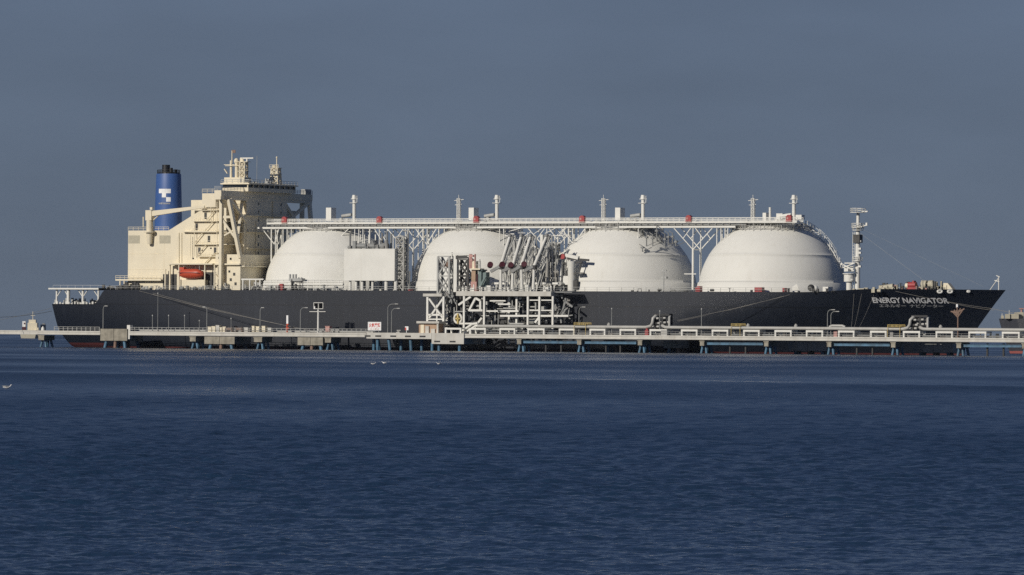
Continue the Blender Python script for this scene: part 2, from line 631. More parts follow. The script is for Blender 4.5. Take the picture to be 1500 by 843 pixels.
def build_hull():
    sts = sorted(set(list(np.linspace(0, 0.13, 40)) + list(np.linspace(0.13, 0.62, 26)) + list(np.linspace(0.62, 1.0, 56))))
    fr = [-0.12, 0.0, 0.03, 0.06, 0.1, 0.16, 0.24, 0.34, 0.46, 0.58, 0.7, 0.8, 0.9, 1.0]
    mb = MB()
    ns, nl = len(sts), len(fr)
    def pt(s, f, side):
        ug = -145 + 289.5 * s
        zt = ztop(ug)
        z = f * zt
        u = tail_u(z) + (stem_u(z) - tail_u(z)) * s
        return (u, -side * hb(u, z) * (1 if z > 0 else 0.985), z)
    for side in (1, -1):
        vs = [pt(s, f, side) for s in sts for f in fr]
        fs = []
        for i in range(ns - 1):
            for j in range(nl - 1):
                q = (i * nl + j, (i + 1) * nl + j, (i + 1) * nl + j + 1, i * nl + j + 1)
                fs.append(q if side == 1 else q[::-1])
        mb.add(vs, fs, True)
    # transom and deck
    mb.add([pt(sts[0], f, side) for side in (1, -1) for f in fr], [(j, j + 1, nl + j + 1, nl + j) for j in range(nl - 1)])
    mb.add([pt(s, 1.0, side) for side in (1, -1) for s in sts], [(i, i + 1, ns + i + 1, ns + i) for i in range(ns - 1)])
    return mb.build('hull', 'hull', ship)


hull = build_hull()


def text_mesh(s, bold=0.0):
    cu = bpy.data.curves.new('text', 'FONT')
    cu.body = s
    cu.offset = bold
    cu.resolution_u = 3
    o = bpy.data.objects.new('text', cu)
    COL.objects.link(o)
    bpy.context.view_layer.update()
    dg = bpy.context.evaluated_depsgraph_get()
    me = bpy.data.meshes.new_from_object(o.evaluated_get(dg))
    vs = [(v.co.x, v.co.y) for v in me.vertices]
    fs = [tuple(p.vertices) for p in me.polygons]
    bpy.data.objects.remove(o)
    bpy.data.meshes.remove(me)
    return vs, fs


def hull_text(s, px0, px1, py0, py1, name, m, bold):
    vs, fs = text_mesh(s, bold)
    x0 = min(v[0] for v in vs); x1 = max(v[0] for v in vs); y0 = min(v[1] for v in vs); y1 = max(v[1] for v in vs)
    def solve(px, py):
        v = 18.0
        for _ in range(30):
            p = P(px, py, v); v = 0.5 * v + 0.5 * hb(p[0], p[2])
        return p
    a = solve(px0, py1); b = solve(px1, py0); c = solve(px0, py0)
    out = []
    for x, y in vs:
        u = a[0] + (x - x0) / (x1 - x0) * (b[0] - a[0]); z = a[2] + (y - y0) / (y1 - y0) * (c[2] - a[2])
        out.append((u, -hb(u, z) - 0.10, z))
    mb = MB().add(out, fs)
    return mb.build(name, m, hull)


hull_text('ENERGY NAVIGATOR', 1279.5, 1388, 436.0, 444.2, 'name_lettering', 'letter', 0.03)
hull_text('エネルギー  ナビゲーター', 1289, 1381, 445.5, 450.6, 'name_lettering', 'letterdim', 0.025)

# deck edge rails
mb = MB()
pts = [(u, -hb(u, ztop(u)) + 0.3, ztop(u)) for u in np.linspace(-124, 98, 60)]
mb.rail(pts, 1.1, 1.9, 0.04)
mb.build('deck_rail', 'grey', ship)

# fairleads at the bow, white rings
for px in (1377, 1392, 1419):
    u = U(px, 9, 427); z = Z(px, 427.2, 9)
    for _ in range(8):
        v = hb(u, z); u = U(px, v, 427); z = Z(px, 427.2, v)
    m_ = MB(); n_ = 14
    r_ = 0.5 if px < 1400 else 0.25
    ring = [(u + r_ * math.cos(2 * math.pi * k / n_), -hb(u + r_ * math.cos(2 * math.pi * k / n_), z) - 0.1, z + r_ * .75 * math.sin(2 * math.pi * k / n_)) for k in range(n_)]
    m_.tube(ring + ring[:1], 0.30, 6)
    m_.build('fairlead', 'white', hull)

# ---- tanks
TANK_PX = (491, 707, 914, 1131)
TU = [U(p, 0) for p in TANK_PX]
for u in TU:
    mb = MB()
    prof = [(21.0, -0.6), (20.9, 0.0), (20.25, 2.7), (20.08, 2.75)]
    Rs = 20.15
    for i in range(0, 26):
        a = R(7.5 + i * (80 - 7.5) / 25)
        rr_, zz_ = Rs * math.cos(a), Rs * math.sin(a) * 0.985
        prof.append((rr_, zz_))
        if i == 8:
            prof += [(rr_ + 0.03, zz_ + 0.05), (rr_ + 0.0, zz_ + 0.14), (rr_ - 0.06, zz_ + 0.16)]
    mb.lathe((u, 0, DK), prof, 96)
    tk = mb.build('storage_tank', 'tank', ship)
    # crown: ring platform, pipes, brackets
    c = MB()
    c.lathe((u, 0, DK + 18.3), [(0.1, 0), (5.6, 0), (5.6, .35), (0.1, .35)], 24, False)
    c.build('crown_platform', 'grey', tk)
    rg = random.Random(int(u))
    c = MB()
    for k in range(34):
        a = 2 * math.pi * k / 34 + rg.uniform(-.05, .05)
        r0 = rg.uniform(7.2, 10.5); r1 = r0 - rg.uniform(.3, 2.2)
        z0 = DK + math.sqrt(Rs * Rs - r0 * r0) - .3
        p0 = (u + r0 * math.cos(a), r0 * math.sin(a), z0)
        p1 = (u + r1 * math.cos(a), r1 * math.sin(a), DK + 18.6 + rg.uniform(0, .5))
        c.beam(p0, p1, 0.16)
        if k % 2: c.beam(p0, (p1[0] + 1.2, p1[1], p1[2]), 0.12)
    for k in range(40):
        a = rg.uniform(0, 6.28); r0 = rg.uniform(3.5, 8.6)
        c.cbox((u + r0 * math.cos(a), r0 * math.sin(a), DK + 17.0 + (8.6 - r0) * .25), rg.uniform(.4, 1.6), rg.uniform(.4, 1.4), rg.uniform(.6, 1.6))
    for k in range(44):
        a = 2 * math.pi * k / 44 + rg.uniform(-.04, .04); r0 = 10.6 + rg.uniform(-.5, .6)
        z0 = DK + math.sqrt(Rs * Rs - r0 * r0) - .4
        c.beam((u + r0 * math.cos(a), r0 * math.sin(a), z0), (u + r0 * math.cos(a), r0 * math.sin(a), DK + 18.3 + rg.uniform(-.4, .8)), .14)
    for zz, r0 in ((18.0, 10.6), (18.7, 9.2), (17.4, 10.9)):
        c.tube([(u + r0 * math.cos(2 * math.pi * k / 40), r0 * math.sin(2 * math.pi * k / 40), DK + zz) for k in range(41)], .11, 5)
    c.build('crown_pipework', 'pipe', tk)
    c = MB()
    ring = [(u + 8.3 * math.cos(2 * math.pi * k / 30), 8.3 * math.sin(2 * math.pi * k / 30), DK + 18.75) for k in range(31)]
    c.rail(ring, 1.1, 2.0, .045)
    c.build('crown_rail', 'white', tk)

# ---- overhead walkway carried from dome to dome
TV = 8.0
zb = Z(750, 333.5, TV); zd = Z(750, 327, TV)
ua, ub = U(383, TV, 333), U(1082, TV, 333)
uend = U(1172, TV, 330)
walk = MB()
for dv in (-1.9, 1.9):
    walk.box((ua, -TV + dv - .18, zb - .25), (ub, -TV + dv + .18, zb + .25))
    walk.box((ua + 3, -TV + dv - .12, zd - .22), (uend, -TV + dv + .12, zd + .22))
walk.box((ua + 3, -TV - 1.7, zd - .1), (uend, -TV + 1.7, zd + .06))
walkway = walk.build('overhead_walkway', 'white', ship)
mb = MB()
u = ua + 3
while u < ub:
    for dv in (-1.9, 1.9): mb.beam((u, -TV + dv, zb), (u, -TV + dv, zd), .16)
    mb.beam((u, -TV - 1.9, zb), (u, -TV + 1.9, zb), .16)
    u += 2.1
mb.build('truss_web', 'steel', walkway)
mb = MB()
for dv, r_, dz in ((1.2, .26, .5), (.4, .34, .55), (-.5, .22, .45), (-1.2, .3, .6)):
    mb.tube([(ua + 4, -TV + dv, zb + dz), (ub + 3, -TV + dv, zb + dz)], r_, 8)
mb.build('walkway_pipe', 'steel', walkway, each=True)
mb = MB()
for dv in (-1.9, 1.9):
    mb.rail([(ua + 3, -TV + dv, zd), (uend, -TV + dv, zd)], 1.25, 1.7, .055, 3)
mb.build('walkway_rail', 'white', walkway)
# legs standing on the domes
def dome_z(u, v):
    d2 = min((u - t) ** 2 + v * v for t in TU)
    return DK + (math.sqrt(Rs * Rs - d2) * .985 if d2 < 19.9 ** 2 else 0)
mb = MB()
for px in (402, 408, 419, 425, 431, 444, 449, 490, 524, 530, 536, 546, 560, 572, 617, 624, 630, 647, 655, 736, 742, 831, 837, 843, 861, 868, 939, 1054, 1060, 1066, 1070):
    for dv in (-1.6, 1.6):
        u = U(px, TV, 345)
        mb.beam((u, -TV + dv, dome_z(u, TV - dv) - .2), (u, -TV + dv, zb), .30 if px in (402, 624, 837, 546) else .2)
for px, qx in ((383, 402), (409, 402), (640, 625), (608, 625), (858, 840), (822, 840), (548, 562), (512, 500)):
    mb.beam(P(px, 334, TV + 1.6), P(qx, 358 if qx != 500 else 346, TV + 1.6), .22)
    mb.beam(P(px + 6, 334, TV - 1.6), P(qx + 6, 358 if qx != 500 else 346, TV - 1.6), .22)
mb.build('walkway_leg', 'white', walkway, each=True)
# Y shaped columns between the tanks
for px in (598, 805, 1019):
    mb = MB()
    for k, dv in enumerate((1.7, -1.7)):
        v = TV + dv; q = px + (0 if k == 0 else 15)
        u = U(px, TV, 400) + (0 if k == 0 else .6)
        ym = zb - 6.2
        mb.beam((u, -v, DK), (u, -v, ym), .42)
        for du in (-6, 6):
            mb.beam((u, -v, ym), (u + du, -v, zb - .2), .22)
            mb.beam((u + du * .5, -v, zb - 3.1), (u + du * .1, -v, zb - .2), .2)
        mb.beam((u, -v, ym), (u, -v, zb), .2)
    u = U(px, TV, 400)
    mb.beam((u - 2.6, -TV - 1.7, DK + 5.0), (u + 1, -TV - 1.7, DK + 5.0), .25)
    mb.beam((u, -TV - 1.7, ym), (u, -TV + 1.7, ym), .3)
    mb.build('forked_column', 'white', ship)
# hose cabinets along the walkway
for px in (417, 556, 698, 853, 1009, 1156):
    mb = MB()
    u = U(px, TV + 1.9, 320)
    mb.box((u - .8, -TV - 2.3, zd + .35), (u + .8, -TV - 1.2, zd + 1.5))
    mb.prism([(u - .8, zd + 1.5), (u + .8, zd + 1.5), (u + .3, zd + 1.95), (u - .3, zd + 1.95)], -TV - 2.3, -TV - 1.2)
    h = mb.build('hose_cabinet', 'red', walkway)
    mb = MB(); mb.box((u - .55, -TV - 2.34, zd + .75), (u - .1, -TV - 2.28, zd + 1.3)); mb.box((u - .95, -TV - 2.36, zd + .1), (u + .95, -TV - 1.2, zd + .3)); mb.build('cabinet_panel', 'pink', h)
# houses, masts and gear on the crowns
for i, (hp, mp_, lp) in enumerate(((482, 519, None), (691, 728, 672), (905.5, 942, 884), (None, 1163, 1103))):
    if hp:
        mb = MB()
        mb.pbox(hp - 4.6, hp + 3.0, 304.5, 323, 3.0, 0.2)
        hs = mb.build('crown_house', 'white', ship)
    mb = MB()
    b = P(mp_, 326, 4); t = P(mp_, 286, 4)
    mb.tube([(b[0], b[1], b[2] - 2), (t[0], t[1], t[2] - 1.2)], [.55, .50], 10)
    mb.tube([(t[0], t[1], t[2] - 1.2), (t[0], t[1], t[2])], [.8, .55], 10)
    mb.cbox((t[0], t[1], t[2] - 2.3), 2.2, 1.6, .12)
    mb.beam((t[0] + .9, t[1], t[2] - 2.3), (t[0] + .9, t[1], t[2] - .2), .12)
    mb.beam((t[0] - 1.1, t[1], t[2] - 1.1), (t[0] + 1.2, t[1], t[2] - 1.1), .12)
    mb.build('vent_mast', 'white', ship)
    if lp:
        mb = MB()
        b = P(lp, 326, 4); t = P(lp, 291, 4)
        mb.lattice((b[0], b[1]), .8, .8, b[2] - 2, t[2], 9, .07, .04)
        mb.beam((t[0] - 1.4, t[1], t[2] - .6), (t[0] + 1.6, t[1], t[2] - .3), .14)
        mb.beam((t[0] - 1.2, t[1], t[2] - 1.8), (t[0] + 1.0, t[1], t[2] - 1.6), .12)
        mb.beam((t[0], t[1], t[2]), (t[0], t[1], t[2] + 1.0), .1)
        mb.build('light_mast', 'white', ship)
    mb = MB()
    q = mp_ - 14
    clutter(mb, q - 14, q + 11, 1.5, 5, zd + .1, 16, 50 + i, 1.6, 1.3)
    mb.tube([P(q - 4, 317, 4), P(q + 10, 315, 4)], .5, 9)
    mb.build('crown_gear', 'grey' if i != 3 else 'white', ship)
# forward crown has a pipe stub and a lamp bracket
mb = MB()
b = P(1128, 324, 4); mb.tube([b, P(1128, 304, 4)], .35, 8)
mb.pbox(1117, 1122, 312, 324, 4, 2); mb.pbox(1137, 1146, 313, 322, 4, 2.2); mb.pbox(1165, 1174, 315, 322, 4, 2)
mb.build('crown_gear', 'white', ship)

# ladder ways on the third and fourth domes
def dome_path(tu, phi, a0, a1, n):
    out = []
    for i in range(n):
        a = R(a0 + (a1 - a0) * i / (n - 1))
        out.append((tu + Rs * math.cos(a) * math.cos(phi), -Rs * math.cos(a) * math.sin(phi), DK + Rs * math.sin(a) * .985))
    return out
for tu, phi, a0, a1, m_ in ((TU[3], R(-12), 62, 10, 'white'), (TU[2], R(40), 66, 48, 'steel'), (TU[2], R(20), 66, 40, 'steel')):
    pth = dome_path(tu, phi, a0, a1, 9)
    mb = MB()
    up = Vector((0, 0, .9))
    for a, b in zip(pth[:-1], pth[1:]):
        a, b = Vector(a) + up, Vector(b) + up
        for s_ in (-.6, .6):
            o_ = Vector((0, s_, 0))
            mb.beam(a + o_, b + o_, .2)
            mb.beam(a + o_ + Vector((0, 0, 1.2)), b + o_ + Vector((0, 0, 1.2)), .1)
            mb.beam(a + o_ + Vector((0, 0, 1.2)), a + o_ - up * 1.3, .12)
        for k in range(3):
            q = a.lerp(b, k / 3)
            mb.beam(q - Vector((0, .6, 0)), q + Vector((0, .6, 0)), .22, .08)
    mb.build('dome_ladder', m_, ship)
# pipe brackets round the shoulder of the third dome
mb = MB()
for px, py, l in ((947, 352, 3.6), (956, 352, 3.2), (962, 345, 4.4), (974, 356, 4.0), (979, 350, 3.2), (985, 349, 3.0), (990, 352, 1.6), (941, 360, 1.5)):
    v = 12.5
    p = P(px, py + 9, v)
    mb.tube([p, (p[0], p[1], p[2] + l)], .16, 6)
    mb.beam((p[0], p[1], p[2] + l), (p[0] - 1.8, p[1] + 1.5, p[2] + l + .6), .14)
    mb.cbox((p[0], p[1], p[2] + l * .6), .8, .7, .5)
    mb.beam(p, (p[0] + 1.8, p[1] + 2.0, p[2] + 1.2), .14)
mb.build('dome_pipes', 'steel', ship)

# ------------------------------------------------------------------ superstructure
VS = 19.0                                    # starboard side of the engine casing
def Yv(v): return -v
house = MB()
# engine casing: long cream block, its after end square, the wedge running up to the bridge tower
zc = Z(220, 338, VS); zk = DK
ucA, ucB = U(187.5, VS, 380), U(322, VS, 380)
zw = Z(297, 305, VS)
house.box((ucA, -VS, zk), (ucB, VS, zc))
wedge0, wedge1 = U(247, VS, 338), U(299, VS, 305)
house.prism([(wedge0, zc), (ucB + 2, zc), (ucB + 2, zw), (wedge1, zw)], -VS + .02, -VS + 0.6)
house.prism([(wedge0 + 3, zc), (ucB + 2, zc), (ucB + 2, zw), (wedge1 + 3, zw)], 3, VS - .02)
accom = house.build('engine_casing', 'cream', ship)
# upper tower under the bridge, flat front turned to the tanks
uf = U(361, 11, 340)
VT = 11.0
ztw = Z(361, 293, VT)
uta = U(297, VT, 340) - 4
mb = MB()
mb.box((uta, -VT, zk), (uf, VT, ztw))
# small decks down the starboard side
tower = mb.build('accommodation_tower', 'cream', ship)
mb = MB()
for py in (324, 340, 358, 375):
    z = Z(300, py, VS)
    mb.box((U(288, VS, py), -VS - .2, z - .18), (uf - .6, -VT, z + .05))
mb.box((U(270, VS, 340), -VS - 1.2, Z(270, 340.5, VS)), (U(320, VS, 340), -VS + .3, Z(270, 340.5, VS) + .25))
mb.build('side_deck', 'cream', tower, each=True)
# side bulkhead panels between those decks (part open, part closed)
mb = MB()
for (a, b, t, m_) in ((283, 318, 325, 340), (276, 318, 341, 357), (285, 318, 308, 323), (296, 318, 292, 307)):
    mb.pbox(a, b, t + .6, m_, VS - 1.2, VT + .1)
mb.build('side_cabin', 'cream', tower, each=True)
# lower house, full width, standing a little further forward
ulf = U(352, 20.5, 400)
z387 = Z(330, 388, 20.5)
mb = MB()
mb.box((ucB - .5, -20.5, zk + 0), (ulf, 20.5, Z(330, 373, 20.5)))
lower = mb.build('lower_house', 'cream', ship)
# dark windows and ports
mb = MB()
def port(px, py, v, w=.45, h=.5):
    p = P(px, py, v)
    mb.box((p[0] - w / 2, -v - .05, p[2] - h / 2), (p[0] + w / 2, -v + .1, p[2] + h / 2))
for px, py in ((297, 331), (303, 331.5), (311, 331), (297, 349), (311, 349), (306, 300), (309.5, 312)):
    port(px, py, VS - 1.2, .5, 1.7 if py == 312 else .55)
for px, py in ((321, 378), (338, 379.5), (336, 398)): port(px, py, 20.5, .6, .6)
for px, py in ((283, 379), (289, 374), (296, 367), (309, 364)): port(px, py, VS, .5, .4)
mb.build('port_window', 'glass', tower, each=True)
mb = MB()
for py in (298, 310, 322, 334, 346, 358, 370, 382):
    z = Z(361, py, VT)
    for k in range(5):
        if (k * 7 + py // 2) % 3 != 0: continue
        y = -8.6 + k * 4.1
        mb.box((uf - .1, y - .3, z - .35), (uf + .05, y + .3, z + .35))
mb.build('front_window', 'glass', tower, each=True)
mb = MB()
for py in (310, 334, 358):
    z = Z(361, py, VT) - 1.2
    mb.box((uf, -VT, z), (uf + .9, VT, z + .16))
    mb.rail([(uf + .85, -VT, z), (uf + .85, VT, z)], 1.0, 2.0, .03)
mb.tube([(uf + .25, 3, zk), (uf + .25, 3, ztw)], .18, 6); mb.tube([(uf + .25, -6, zk), (uf + .25, -6, ztw - 6)], .14, 6)
mb.build('front_balcony', 'cream', tower, each=True)
# lower front: wide face behind the first tank
mb = MB()
z2 = Z(352, 390, 20.5)
mb.box((ulf, -20.5, z2 - .2), (ulf + 1.4, 20.5, z2 + .1))
mb.rail([(ulf + 1.3, -20.5, z2), (ulf + 1.3, 20.5, z2)], 1.1, 2.0, .04)
mb.box((U(248, 20.5, 388), -21.4, z387 - .1), (ulf + .3, -20.3, z387 + .32))
mb.build('boat_deck', 'cream', lower)

# bridge: wings across the full beam, wheelhouse above
zwb, zwt = Z(324, 293, 25), Z(324, 279, 25)
uw0 = U(314, 25, 285)
uwf = U(324, 25, 285)
mb = MB()
mb.box((uw0, -25, zwb + 1.0), (uwf, 25, zwt))
mb.box((uw0 - .02 + .2, -25.0, zwb + 1.0 - .9), (uwf - .15, 25.0, zwb + 1.0))
bridge = mb.build('bridge_wing', 'cream', ship)
mb = MB()
mb.rail([(uw0, -24.9, zwt), (uwf, -24.9, zwt), (uwf, -13, zwt)], 1.1, 1.6, .05, 3)
mb.rail([(uw0, 24.9, zwt), (uwf, 24.9, zwt), (uwf, 13, zwt)], 1.1, 1.6, .05, 3)
mb.box((uwf - 1.8, 21.5, zwt), (uwf - .2, 24.6, zwt + 1.5))
mb.build('wing_rail', 'grey', bridge)
mb = MB()
mb.pbox(296, 316, 283.5, 304, 20, 12)
mb.build('wing_deckhouse', 'cream', bridge)
mb = MB()
z_ = Z(306, 283, 20)
mb.rail([(U(296, 20, 283), -19.9, z_), (U(318, 20, 283), -19.9, z_)], 1.1, 1.4, .05)
mb.rail([(U(187.5, VS, 338), -VS + .1, zc), (wedge0, -VS + .1, zc)], 1.0, 1.6, .05)
mb.build('house_rail', 'cream', ship)
# wheelhouse
uh = U(361, 13, 275) + 1.0
zh = Z(361, 268.5, 13)
mb = MB()
mb.box((uh - 9, -13, zwt), (uh - .4, 13, zwt + 1.1))
mb.box((uh - 9, -13, zwt + 2.5), (uh - .4, 13, zh - .35))
mb.box((uh - 9.4, -13.5, zh - .35), (uh + .2, 13.5, zh))
for k in range(10):
    y = -12.9 + k * 25.8 / 9
    mb.box((uh - .75, y - .14, zwt + 1.1), (uh - .45, y + .14, zwt + 2.5))
wheel = mb.build('wheelhouse', 'cream', ship)
mb = MB()
mb.box((uh - 8.9, -12.9, zwt + 1.1), (uh - .8, 12.9, zwt + 2.5))
mb.build('bridge_window', 'glass', wheel)
mb = MB()
mb.rail([(uh - 9.3, -13.3, zh), (uh + .1, -13.3, zh), (uh + .1, 13.3, zh)], 1.0, 1.6, .05)
clutter(mb, 350, 395, -6, 8, zh, 16, 5, 1.6, 1.2)
mb.build('monkey_island_rail', 'grey', wheel)

# braced frames that carry the wings
def wing_frame(side, name):
    mb = MB()
    zt = zwb + .2; zl = Z(330, 373, 20.5)
    uA = U(323, 22.5, 330); uB = U(334, 22.5, 300); uC = U(350, 21, 372)
    def q(u, v, z): return (u, -side * v, z)
    mb.beam(q(uA, 22, zk), q(uA, 22, zt), 1.25, .9)
    mb.beam(q(uB, 22, zt), q(uC, 20.2, zl - 1), 1.2, .9)
    zs = [zl + (zt - zl) * f for f in (0.0, .36, .68)]
    def on(z): f = (z - zl) / (zt - zl); return uC + (uB - uC) * f
    mb.beam(q(uA, 21.8, zs[2]), q(on(zs[2]), 21.5, zs[2]), .7)
    mb.beam(q(uA, 21.8, zs[2] - .5), q(on(zs[1] - 1.5), 21.0, zs[1] - 1.5), .6)
    mb.beam(q(uA, 21.6, zs[0] + 5), q(on(zs[1] + 1.5), 21.0, zs[1] + 1.5), .45)
    # inboard struts to the tower
    mb.beam(q(uB, 21.5, zt), q(uf - .4, VT, zs[2] - 1), .8)
    mb.beam(q(uf - 1.2, VT + .5, zt), q(on(zs[1]), 20.6, zs[1] - 3), .75)
    mb.beam(q(uf - .6, VT + .3, zs[2] + 1.0), q(uf - .6, VT + .3, zl), 1.5, .8)
    return mb.build('wing_brace', 'cream', bridge)
wing_frame(1, '')
wing_frame(-1, '')

# open galleries, doors and stairs on the starboard side of the tower
mb = MB()
for i, py in enumerate((308, 324, 340, 358, 376)):
    z = Z(300, py, VS + .6)
    a_, b_ = U((296, 284, 280, 284, 292)[i], VS, py), U(321, VS, py)
    mb.box((a_, -VS - 1.1, z - .16), (b_, -VS + .2, z))
    mb.rail([(a_, -VS - 1.0, z), (b_, -VS - 1.0, z)], 1.0, 1.3, .035)
mb.build('side_gallery', 'cream', tower)
mb = MB()
for px, py in ((288, 336), (306, 354), (315, 371), (301, 320), (313, 303), (292, 371)):
    p = P(px, py, VS + .05); mb.box((p[0] - .4, -VS - .08, p[2] - .2), (p[0] + .4, -VS + .1, p[2] + 1.6))
for px, py in ((326, 398), (343, 402), (330, 418), (345, 416), (338, 410)):
    p = P(px, py, 20.55); mb.box((p[0] - .35, -20.58, p[2] - .4), (p[0] + .35, -20.4, p[2] + .4))
mb.build('side_door', 'dark', tower, each=True)
mb = MB()
for a_, b_ in (((284, 357), (297, 341)), ((300, 339), (312, 325)), ((288, 375), (302, 359)), ((302, 323), (314, 309))):
    mb.beam(P(*a_, VS + .7), P(*b_, VS + .7), .3, .14)
for px, t_, b_ in ((285, 330, 376), (318, 296, 386), (279, 345, 376), (309, 292, 324)):
    mb.beam(P(px, t_, VS + .9), P(px, b_, VS + .9), .16)
mb.build('gallery_stair', 'cream', tower)
mb = MB()
for px, t_, b_, r_ in ((262, 341, 385, .14), (266, 341, 385, .1)):
    mb.tube([P(px, t_, VS + .15), P(px, b_, VS + .15)], r_, 6)
for py in (372, 395): mb.beam((ucA + .2, -VS - .03, Z(200, py, VS)), (U(244, VS, py), -VS - .03, Z(200, py, VS)), .07)
mb.build('wall_pipe', 'cream', accom, each=True)

# ledges, louvres and small gear on the casing
mb = MB()
for a, b in ((188.5, 204.5), (234, 249.5)):
    p0, p1 = P(a, 356.5, VS), P(b, 345.5, VS)
    for k in range(12):
        z = p0[2] + (p1[2] - p0[2]) * (k + .5) / 12
        mb.box((p0[0], -VS - .06, z - .06), (p1[0], -VS + .05, z + .06))
    mb.box((p0[0] - .1, -VS - .02, p0[2] - .1), (p1[0] + .1, -VS + .05, p1[2] + .1))
mb.build('louvre_vent', 'louvre', accom)
mb = MB()
z410 = Z(210, 411, VS)
mb.box((ucA - 3.2, -VS - 1.6, z410 - .12), (U(240, VS, 411), -VS + .1, z410 + .3))
mb.rail([(ucA - 3.2, -VS - 1.5, z410 + .3), (U(240, VS, 411), -VS - 1.5, z410 + .3)], 1.0, 1.5, .05)
for px in (176, 182, 242, 248.5):
    p = P(px, 426, VS + 1.3)
    mb.beam((p[0], p[1], zk), (p[0], p[1], z410 + (3.2 if px > 240 else 0)), .32)
mb.beam(P(249, 387.5, VS + 1.3), P(249, 426, VS + 1.3), .35)
mb.build('poop_gallery', 'cream', accom)
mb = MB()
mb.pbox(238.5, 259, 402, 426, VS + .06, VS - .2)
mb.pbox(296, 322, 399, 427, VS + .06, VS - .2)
mb.build('recess_shade', 'dark', accom, each=True)  # dark sheets on the flush casing wall stand in for shade in the recesses
mb = MB()
mb.pbox(259, 299, 410, 427, VS + 2.2, VS - .5)
mb.build('boat_house', 'cream', accom)
mb = MB()
mb.box((U(250, 21, 388), -22.4, z387 - .02), (U(315, 21, 388), -VS, z387 + .34))
for px in (262, 300, 314):
    p = P(px, 426, 22)
    mb.beam((p[0], p[1], zk), (p[0], p[1], z387), .28)
mb.build('boat_davit', 'cream', accom)
mb = MB()
mb.beam(P(316, 402, 21.6), P(333, 424, 21.6), .6, .18)
mb.beam(P(316, 399, 21.6), P(333, 421, 21.6), .12)
mb.beam(P(300, 386, 19.6), P(312, 373, 19.6), .45, .15)
mb.beam(P(312, 373, 19.6), P(318, 370, 19.6), .4, .15)
mb.build('side_stair', 'cream', accom)
mb = MB()
clutter(mb, 262, 300, VS + 2.3, VS + 3.6, zk, 12, 77, 1.6, .9)
clutter(mb, 302, 335, VS + .8, VS + 3.6, zk, 16, 78, 2.2, 1.2)
mb.build('deck_fitting', 'steel', hull, each=True)
mb = MB()
clutter(mb, 176, 207, VS - .2 + .5, VS + 3.5, zk, 26, 79, 2.4, 1.3)
clutter(mb, 150, 178, 8, 20, zk, 16, 80, 1.6, 1.2)
mb.build('mooring_winch', 'dark', hull, each=True)
mb = MB()
clutter(mb, 205, 236, VS + 1.8, VS + 3.5, zk, 12, 81, 1.3, 1.0)
mb.build('deck_fitting', 'grey', hull, each=True)

# stores crane on the casing
mb = MB()
vcr = VS + .9
b = P(219, 358, vcr); t = P(218, 313, vcr)
mb.tube([(b[0], b[1], b[2]), (b[0], b[1], b[2] + 3.4)], [.7, .95], 14)
mb.tube([(b[0], b[1], b[2] + 3.4), (b[0], b[1], t[2] - 1.5)], .95, 14)
mb.lathe((b[0], b[1], Z(219, 341, vcr)), [(1.7, 0), (1.7, .35), (1.0, .36)], 16, False)
mb.box((b[0] - .9, b[1] - .9, t[2] - 2), (b[0] + 1.1, b[1] + .9, t[2] + .9))
crane = mb.build('stores_crane', 'cream', ship)
mb = MB()
p0, p1 = P(217, 313, vcr), P(300, 303, vcr)
mb.add([(p0[0], p0[1] - .7, p0[2] - 1.0), (p1[0], p1[1] - .35, p1[2] - .3), (p1[0], p1[1] - .35, p1[2] + .35), (p0[0] + 2, p0[1] - .7, p0[2] + .75),
        (p0[0], p0[1] + .7, p0[2] - 1.0), (p1[0], p1[1] + .35, p1[2] - .3), (p1[0], p1[1] + .35, p1[2] + .35), (p0[0] + 2, p0[1] + .7, p0[2] + .75)],
       [(0, 1, 2, 3), (7, 6, 5, 4), (4, 5, 1, 0), (3, 2, 6, 7), (1, 5, 6, 2), (0, 3, 7, 4)])
mb.build('crane_jib', 'cream', crane)
mb = MB()
mb.tube([P(223, 324, vcr), P(234, 314.5, vcr)], .16, 6)
mb.cbox(P(222, 307.5, vcr), .8, .6, .7)
mb.beam(P(210, 333, vcr - 1), P(210, 318, vcr - 1), .25)
mb.build('jib_ram', 'cream', crane, each=True)

# funnel
fb, ft = P(246.5, 338, 2), P(248, 252, 2)
fu = P(246.5, 300, 2)
mb = MB()
zb0 = fb[2] - 2; H_ = ft[2] - zb0 - .6
mb.lathe((fb[0], fb[1], zb0), [(3.75, 0), (3.55, H_ * .6), (3.35, H_ - .3), (3.25, H_)], 40, True, 1.1, 1.0)
funnel = mb.build('funnel', 'blue', ship)
mb = MB()
zt0 = zb0 + H_
mb.lathe((fb[0], fb[1], zt0), [(3.0, 0), (2.9, .3)], 30, False, 1.1, 1)
mb.tube([(fb[0] - .6, fb[1] - .5, zt0), (fb[0] - .6, fb[1] - .5, zt0 + 2.6)], 1.15, 14)
mb.tube([(fb[0] + 1.3, fb[1] - .8, zt0), (fb[0] + 1.3, fb[1] - .8, zt0 + 1.7)], .55, 10)
mb.tube([(fb[0] + 1.9, fb[1] + .9, zt0), (fb[0] + 1.9, fb[1] + .9, zt0 + 1.3)], .45, 10)
mb.rail([(fb[0] + 3.2 * 1.05 * math.cos(t * .42), fb[1] + 3.05 * math.sin(t * .42), zt0) for t in range(16)], 1.1, 1.2, .06)
mb.build('exhaust_pipe', 'black', funnel)
